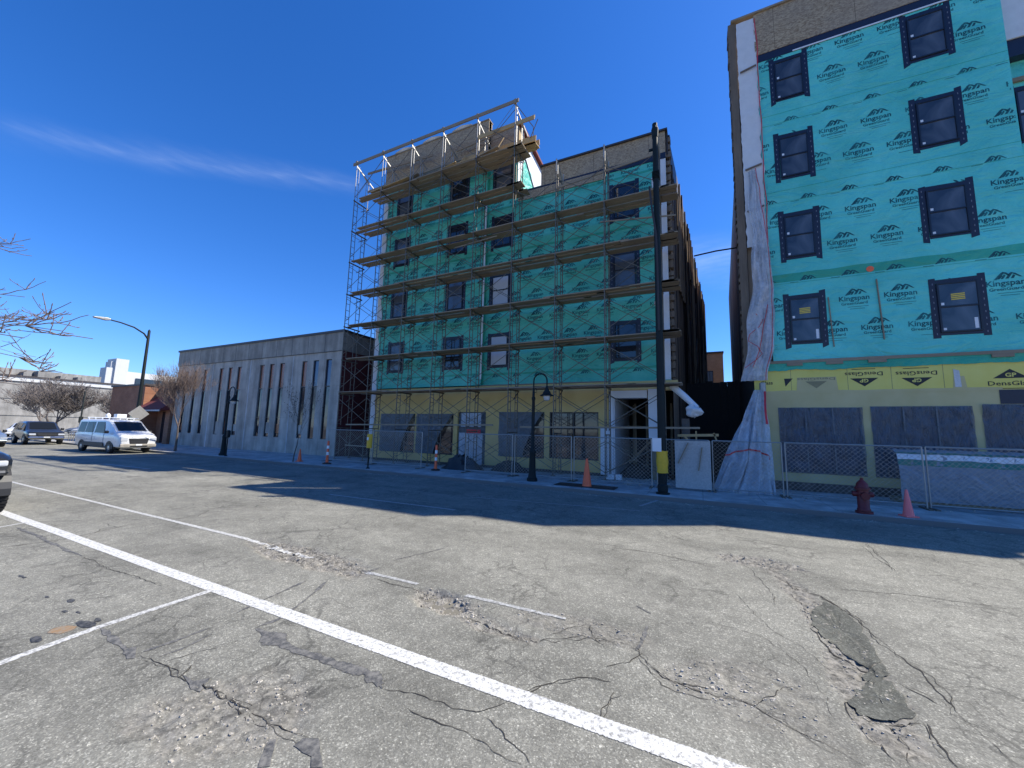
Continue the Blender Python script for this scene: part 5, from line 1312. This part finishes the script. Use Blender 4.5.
# the tree whose branch tips reach in from beyond the left edge
t = thing('street_tree', (-15.2, -4.2, .13), 'bare branches of a near tree reaching in at the left edge of the view', 'tree')
T = MB().tube([(-15.2, -4.2, .1), (-15.15, -4.1, 1.6), (-15.2, -3.9, 3.2)], [.22, .19, .16], 9); T.build('trunk', 'bark', t, smooth=True)
Cn = MB(); rnd = random.Random(9); J = Vector((-15.2, -3.9, 3.1))
def wig(p, q, n, amp):
    out = []
    for i in range(n+1):
        f = i/n; w = amp*math.sin(f*3.14); out.append(p.lerp(q, f)+Vector((rnd.uniform(-w, w), rnd.uniform(-w, w), rnd.uniform(-w, w))))
    return out
def limb(target, r0, kids):
    mid = J.lerp(target, .5)+Vector((0, 0, .35)); base = [J, J.lerp(mid, .5)+Vector((0, 0, .1)), mid, mid.lerp(target, .5)+Vector((0, 0, .06)), target]; pts = []
    for a, b in zip(base, base[1:]): pts += wig(a, b, 7, .06)[:-1]
    pts.append(target); n = len(pts)
    Cn.tube(pts, [max(.0045, r0*(1-.95*(i/(n-1))**.8)) for i in range(n)], 6)
    for k in range(kids):
        s = rnd.uniform(.74, 1.0); q = pts[int(s*(n-1))]; d = (target-mid).normalized()+Vector((rnd.uniform(-.6, .6), rnd.uniform(-.6, .6), rnd.uniform(-.3, .8)))
        L = rnd.uniform(.2, .6); e1 = q+d.normalized()*L*.5; e2 = e1+(d+Vector((rnd.uniform(-.3, .3), rnd.uniform(-.3, .3), .3))).normalized()*L*.5
        Cn.tube(wig(q, e1, 3, .02)+wig(e1, e2, 3, .02)[1:], [.007, .0065, .006, .0055, .005, .0045, .004], 4)
        for _ in range(3):
            e3 = e1+Vector((rnd.uniform(-.2, .2), rnd.uniform(-.2, .2), rnd.uniform(-.02, .22))); Cn.tube(wig(e1, e3, 2, .015), [.0045, .004, .0035], 4)
            for f in (.5, 1): b_ = e1.lerp(e3, f); Cn.tube([b_, b_+(e3-e1).normalized()*.02+Vector((0, 0, .012))], [.006, .003], 4)
for px, py, Y, r0, k in ((62, 331, 1.6, .05, 26), (40, 322, 2.6, .04, 22), (25, 297, 1.8, .035, 5), (52, 365, 1.7, .045, 7), (36, 357, 2.6, .03, 6), (12, 245, 1.7, .05, 16), (6, 290, 1.5, .03, 5), (24, 338, 1.2, .03, 18), (20, 385, 1.6, .03, 5)):
    limb(onY(px, py, Y), r0, k)
Cn.build('crown', 'twig_red', t, normals=False)

# ------------------------------------------------------------------ vehicles (nose towards +X)
def loft_body(st):
    """st: list of (x, zb, zs, zt, wb, ws, wt): bottom, shoulder, top heights and half widths"""
    m = MB(); rings = []
    for x, zb, zs, zt, wb, ws, wt in st:
        half = [(0, zb), (wb*.82, zb), (wb, zb+.10), (ws, zb+(zs-zb)*.45), (ws, zs-(zs-zb)*.12), (ws*.975, zs), (wt+(ws*.975-wt)*.08, zt-(zt-zs)*.10), (wt*.90, zt-(zt-zs)*.01), (0, zt)]
        ring = [(x, -y, z) for y, z in half]+[(x, y, z) for y, z in reversed(half[1:-1])]
        rings.append(ring)
    n = len(rings[0]); b = len(m.v)
    for r_ in rings: m.v += [Vector(p) for p in r_]
    for i in range(len(rings)-1):
        for k in range(n): m.f.append((b+i*n+k, b+i*n+(k+1) % n, b+(i+1)*n+(k+1) % n, b+(i+1)*n+k))
    m.f.append(tuple(range(b, b+n))); m.f.append(tuple(range(b+(len(rings)-1)*n, b+len(rings)*n))[::-1]); return m
def interp(st, x):
    for a, b in zip(st, st[1:]):
        if a[0] <= x <= b[0]:
            t = (x-a[0])/max(1e-6, b[0]-a[0]); return [p+(q-p)*t for p, q in zip(a, b)]
    return list(st[-1])
def side_pt(st, x, t, s, off=.012):
    """point on the glasshouse side: t=0 shoulder, t=1 roof rail"""
    _, zb, zs, zt, wb, ws, wt = interp(st, x); y0, z0 = ws*.975, zs; y1, z1 = wt+(ws*.975-wt)*.08, zt-(zt-zs)*.10
    return Vector((x, s*(y0+(y1-y0)*t+off), z0+(z1-z0)*t))
def vehicle(loc, label, cat, st, paint_m, wins, wheels, wr, glass_x, name='parked_car', group=None, rz=0.0, bumper='black', grille=True, rear_x=None, extras=None, detail=True, arch='black', face=None, scale=1.0):
    t = thing(name, loc, label, cat, group, rz); t.scale = (scale,)*3
    loft_body(st).build('body', paint_m, t, local=True, smooth=True)
    W = max(s[5] for s in st); xf = st[-1][0]; xr = st[0][0]
    # windscreen and rear glass follow the roof surface
    for nm, (xa, xb) in zip(('windscreen', 'rear_window'), glass_x):
        g_ = MB(); N = 6
        def gl(u, v, xa=xa, xb=xb):
            x = xa+(xb-xa)*v; _, zb, zs, zt, wb, ws, wt = interp(st, x); yy = (wt*.90)*(u*2-1)*.96
            return (x+.012*(1 if xb > 0 else -1), yy, zt-.02*(u*2-1)**2+.014)
        g_.grid(gl, N, 6).build(nm, 'car_glass', t, local=True, smooth=True, normals=False)
    for s in (-1, 1):
        for xa, xb, xa2, xb2 in wins:
            m = MB().face([side_pt(st, xa, .06, s), side_pt(st, xb, .06, s), side_pt(st, xb2, .90, s), side_pt(st, xa2, .90, s)]); m.build('side_window', 'car_glass', t, local=True, normals=False)
        if detail:
            m = MB().box(glass_x[0][1]-.55, glass_x[0][1]-.38, s*(W+.02) if s > 0 else s*(W+.20), s*(W+.20) if s > 0 else s*(W+.02), interp(st, glass_x[0][1]-.45)[2]+.04, interp(st, glass_x[0][1]-.45)[2]+.22); m.build('mirror', arch, t, local=True, bevel=.03)
    for x in wheels:
        for s in (-1, 1):
            w_ = MB().lathe([(wr*.60, -.10), (wr*.93, -.11), (wr, -.08), (wr, .08), (wr*.93, .11), (wr*.60, .10)], (x, s*(W-.10), wr), 24, 'y').build('tyre', 'rubber', t, local=True, smooth=True)
            MB().lathe([(.02, .115), (wr*.3, .112), (wr*.56, .09), (wr*.6, .105), (wr*.62, .10), (wr*.62, -.09)] if s > 0 else [(wr*.62, .09), (wr*.62, -.10), (wr*.6, -.105), (wr*.56, -.09), (wr*.3, -.112), (.02, -.115)], (x, s*(W-.10), wr), 20, 'y').build('rim', 'alloy', w_, local=True, smooth=True)
            pts = [(x+(wr+.09)*math.cos(a), wr+(wr+.09)*math.sin(a)) for a in [math.pi*k/12-.12 for k in range(14)]]
            MB().prism(pts, 'y', *( (s*(W-.25), s*(W+.006)) if s > 0 else (s*(W+.006), s*(W-.25)))).build('wheel_arch', arch, t, local=True)
    fs = st[-1]; f2 = st[-2]; zb, zs = fs[1], fs[2]
    hb = (zs-zb)
    MB().box(xf-.14, xf+.06, -W*.93, W*.93, zb-.02, zb+hb*.34).build('front_bumper', bumper, t, local=True, bevel=.05)
    MB().box(xr-.05, xr+.15, -W*.93, W*.93, st[0][1]-.02, st[0][1]+.26).build('rear_bumper', bumper, t, local=True, bevel=.05)
    g0, g1, h0, h1 = face or (zb+hb*.42, zb+hb*.84, zb+hb*.56, zb+hb*.92)
    if grille:
        g_ = MB().prism([(-W*.52, g1), (W*.52, g1), (W*.44, g0), (-W*.44, g0)], 'x', xf-.03, xf+.022).build('grille', 'black', t, local=True, bevel=.012)
        m = MB()
        for k in range(3): m.box(xf+.018, xf+.030, -W*.44, W*.44, g0+(g1-g0)*(.2+.28*k), g0+(g1-g0)*(.24+.28*k))
        m.build('grille_bar', 'grille_trim', g_, local=True)
        MB().box(xf+.01, xf+.065, -W*.45, W*.45, zb+.02, zb+hb*.16).build('lower_grille', 'black', t, local=True)
        MB().box(xf+.06, xf+.075, -.16, .16, zb+hb*.16, zb+hb*.32).build('number_plate', 'white', t, local=True)
    for s in (-1, 1):
        a, b = sorted((s*W*.56, s*W*.92)); MB().box(xf-.16, xf+.016, a, b, h0, h1).build('headlight', 'lens', t, local=True, bevel=.04)
        a, b = sorted((s*W*.80, s*W*.96)); MB().box(xr-.012, xr+.1, a, b, st[0][2]-.30, st[0][2]-.02).build('tail_light', 'red_lens', t, local=True, bevel=.02)
    if extras: extras(t)
    return t
van_st = [(-2.9, .42, 1.20, 2.02, .90, .97, .80), (-2.80, .34, 1.22, 2.12, .93, .99, .83), (0.6, .34, 1.22, 2.16, .93, .99, .84), (1.05, .34, 1.20, 2.08, .93, .99, .82), (1.30, .34, 1.19, 1.92, .93, .99, .80), (2.0, .34, 1.24, 1.44, .93, .99, .84), (2.14, .34, 1.22, 1.36, .93, .985, .88), (2.62, .34, 1.16, 1.24, .92, .95, .86), (2.84, .36, 1.06, 1.13, .88, .91, .80), (2.9, .42, 1.0, 1.05, .82, .85, .74)]
def van_extra(t):
    m = MB()
    for y in (-.62, .62): m.tube([(-2.5, y, 2.24), (1.0, y, 2.24)], .022, 6)
    for x in (-2.3, -1.4, -.5, .4): m.tube([(x, -.7, 2.26), (x, .7, 2.26)], .022, 6); m.box(x-.03, x+.03, -.66, -.6, 2.1, 2.25); m.box(x-.03, x+.03, .6, .66, 2.1, 2.25)
    m.build('roof_rack', 'white', t, local=True)
    MB().box(-.2, .25, -.2, .3, 2.28, 2.52).lathe([(.12, 0), (.14, .15), (.05, .3)], (-.8, -.25, 2.27), 10).build('roof_load', 'white', t, local=True, bevel=.03)
    for s in (-1, 1): MB().box(-1.7, 1.0, s*1.0-.012, s*1.0+.012, .42, .66).build('side_trim', 'black', t, local=True)
    m = MB()
    for x in (-.55, .95): m.box(x-.006, x+.006, -1.0, -.986, .7, 1.9)
    m.build('door_seam', 'black', t, local=True)
vehicle((-33.1, 11.1, 0), 'white passenger van with roof rack parked at the far kerb', 'van', van_st, 'car_white', [(-2.65, -1.75, -2.6, -1.75), (-1.62, -.55, -1.62, -.55), (-.35, .95, -.35, .62), ], (-1.85, 1.75), .35, ((1.18, 2.02), (-2.895, -2.82)), 'van', None, R(3), 'fascia', True, None, van_extra, scale=.93, face=(.60, .96, .78, 1.06))
suv_st = [(-2.35, .50, .98, 1.10, .82, .88, .62), (-2.25, .42, 1.02, 1.62, .88, .94, .68), (-1.9, .38, 1.04, 1.72, .90, .96, .72), (.2, .36, 1.04, 1.74, .90, .96, .72), (.55, .36, 1.04, 1.66, .90, .96, .72), (1.25, .36, 1.02, 1.12, .90, .96, .80), (1.9, .38, .98, 1.04, .90, .95, .80), (2.3, .42, .93, .99, .86, .90, .76), (2.4, .48, .88, .93, .80, .83, .68)]
sedan_st = [(-2.3, .48, .86, .92, .80, .84, .62), (-2.1, .36, .92, .98, .86, .90, .70), (-1.5, .32, .93, 1.04, .88, .92, .70), (-.75, .30, .93, 1.40, .88, .92, .64), (.15, .30, .92, 1.44, .88, .92, .64), (1.1, .30, .90, .98, .88, .92, .74), (1.8, .32, .84, .90, .87, .90, .74), (2.2, .36, .74, .79, .82, .84, .66), (2.35, .42, .66, .70, .72, .74, .55)]
suv_w = [(-2.0, -1.25, -1.95, -1.25), (-1.12, -.15, -1.12, -.15), (-.02, 1.0, -.02, .62)]
sed_w = [(-1.2, -.45, -.72, -.4), (-.35, .95, -.35, .28)]
vehicle((-46.6, 11.1, 0), 'dark charcoal suv with bright headlights parked behind the white van', 'suv', suv_st, 'car_dark', suv_w, (-1.5, 1.5), .37, ((.5, 1.2), (-2.3, -1.95)), 'parked_car', None, R(-3), 'chrome')
pk_st = [(-2.9, .62, 1.15, 1.20, .90, .96, .86), (-2.8, .55, 1.20, 1.24, .92, .98, .88), (-1.3, .50, 1.22, 1.26, .92, .98, .88), (-1.2, .50, 1.22, 1.80, .92, .98, .72), (-1.0, .50, 1.22, 1.92, .92, .98, .74), (.4, .50, 1.22, 1.94, .92, .98, .74), (.7, .50, 1.22, 1.84, .92, .98, .74), (1.35, .50, 1.20, 1.28, .92, .98, .84), (2.2, .62, 1.15, 1.22, .92, .98, .84), (2.40, .72, 1.10, 1.18, .91, .96, .82), (2.48, .78, 1.06, 1.12, .88, .90, .78)]
pk = vehicle((-15.02, 1.77, 0), 'black pickup truck cut by the left edge with knobbly front tyre on the white line', 'pickup truck', pk_st, 'car_black', [(-1.05, -.30, -1.0, -.30), (-.18, 1.1, -.18, .72)], (-1.75, 1.98), .43, ((.65, 1.3), (-1.3, -1.2)), 'pickup_truck', None, 0, 'car_black', face=(.84, 1.02, .94, 1.07), detail=False)
for sd in (-1, 1):
    pts = []
    for k in range(34):
        for da, rr in ((0, .452), (.10, .452), (.105, .432), (.18, .432)): pts.append((1.98+rr*math.cos(k*math.pi/17+da), .43+rr*math.sin(k*math.pi/17+da)))
    MB().prism(pts, 'y', sd*.89-.10, sd*.89+.10).build('tread', 'rubber', pk, local=True)
vehicle((-43.6, 7.7, 0), 'silver blue sedan driving in, cut by the left edge', 'car', sedan_st, 'car_blue', sed_w, (-1.4, 1.4), .33, ((.2, 1.05), (-1.45, -.8)), 'parked_car', None, R(0), 'car_blue')
vehicle((-55.3, 17.6, .03), 'white suv in the lot beside the tree trunk', 'suv', suv_st, 'car_white', suv_w, (-1.5, 1.5), .37, ((.5, 1.2), (-2.3, -1.95)), 'parked_car', 'cars in the parking lot', R(-60), 'car_white', detail=False)
vehicle((-62.5, 13.9, .03), 'white sedan at the far left edge behind the charcoal suv', 'car', sedan_st, 'car_white', sed_w, (-1.4, 1.4), .33, ((.2, 1.05), (-1.45, -.8)), 'parked_car', 'cars in the parking lot', R(-20), 'car_white', detail=False)
vehicle((-64, 23.5, .03), 'dark sedan in the lot just left of the van', 'car', sedan_st, 'car_dark', sed_w, (-1.4, 1.4), .33, ((.2, 1.05), (-1.45, -.8)), 'parked_car', 'cars in the parking lot', R(-70), 'car_dark', detail=False)
vehicle((-70, 21, .03), 'grey sedan deep in the lot behind the white suv', 'car', sedan_st, 'car_grey', sed_w, (-1.4, 1.4), .33, ((.2, 1.05), (-1.45, -.8)), 'parked_car', 'cars in the parking lot', R(-60), 'car_grey', detail=False)
# sign posts by the lot
p = thing('sign_post', (-47.0, 13.4, .1), 'dark post standing on the verge left of the van', 'post')
MB().lathe([(.12, 0), (.10, .3), (.055, .4), (.05, 4.2), (.02, 4.25)], (0, 0, 0), 10).build('post', 'dark_steel', p, local=True, smooth=True)
MB().box(-.05, .05, -.12, .12, 1.6, 2.1).build('plate', 'dark_steel', p, local=True)
p = thing('bike_rack', (-48.2, 13.2, .1), 'pale hoop rack on the verge beside the dark post', 'bike rack')
m = MB()
for k in range(3): m.tube([(k*.5, 0, 0), (k*.5, 0, .75), (k*.5+.1, .1, .85), (k*.5+.1, .4, .85), (k*.5+.1, .5, .75), (k*.5+.1, .5, 0)], .03, 6)
m.build('hoops', 'steel_lt', p, local=True)
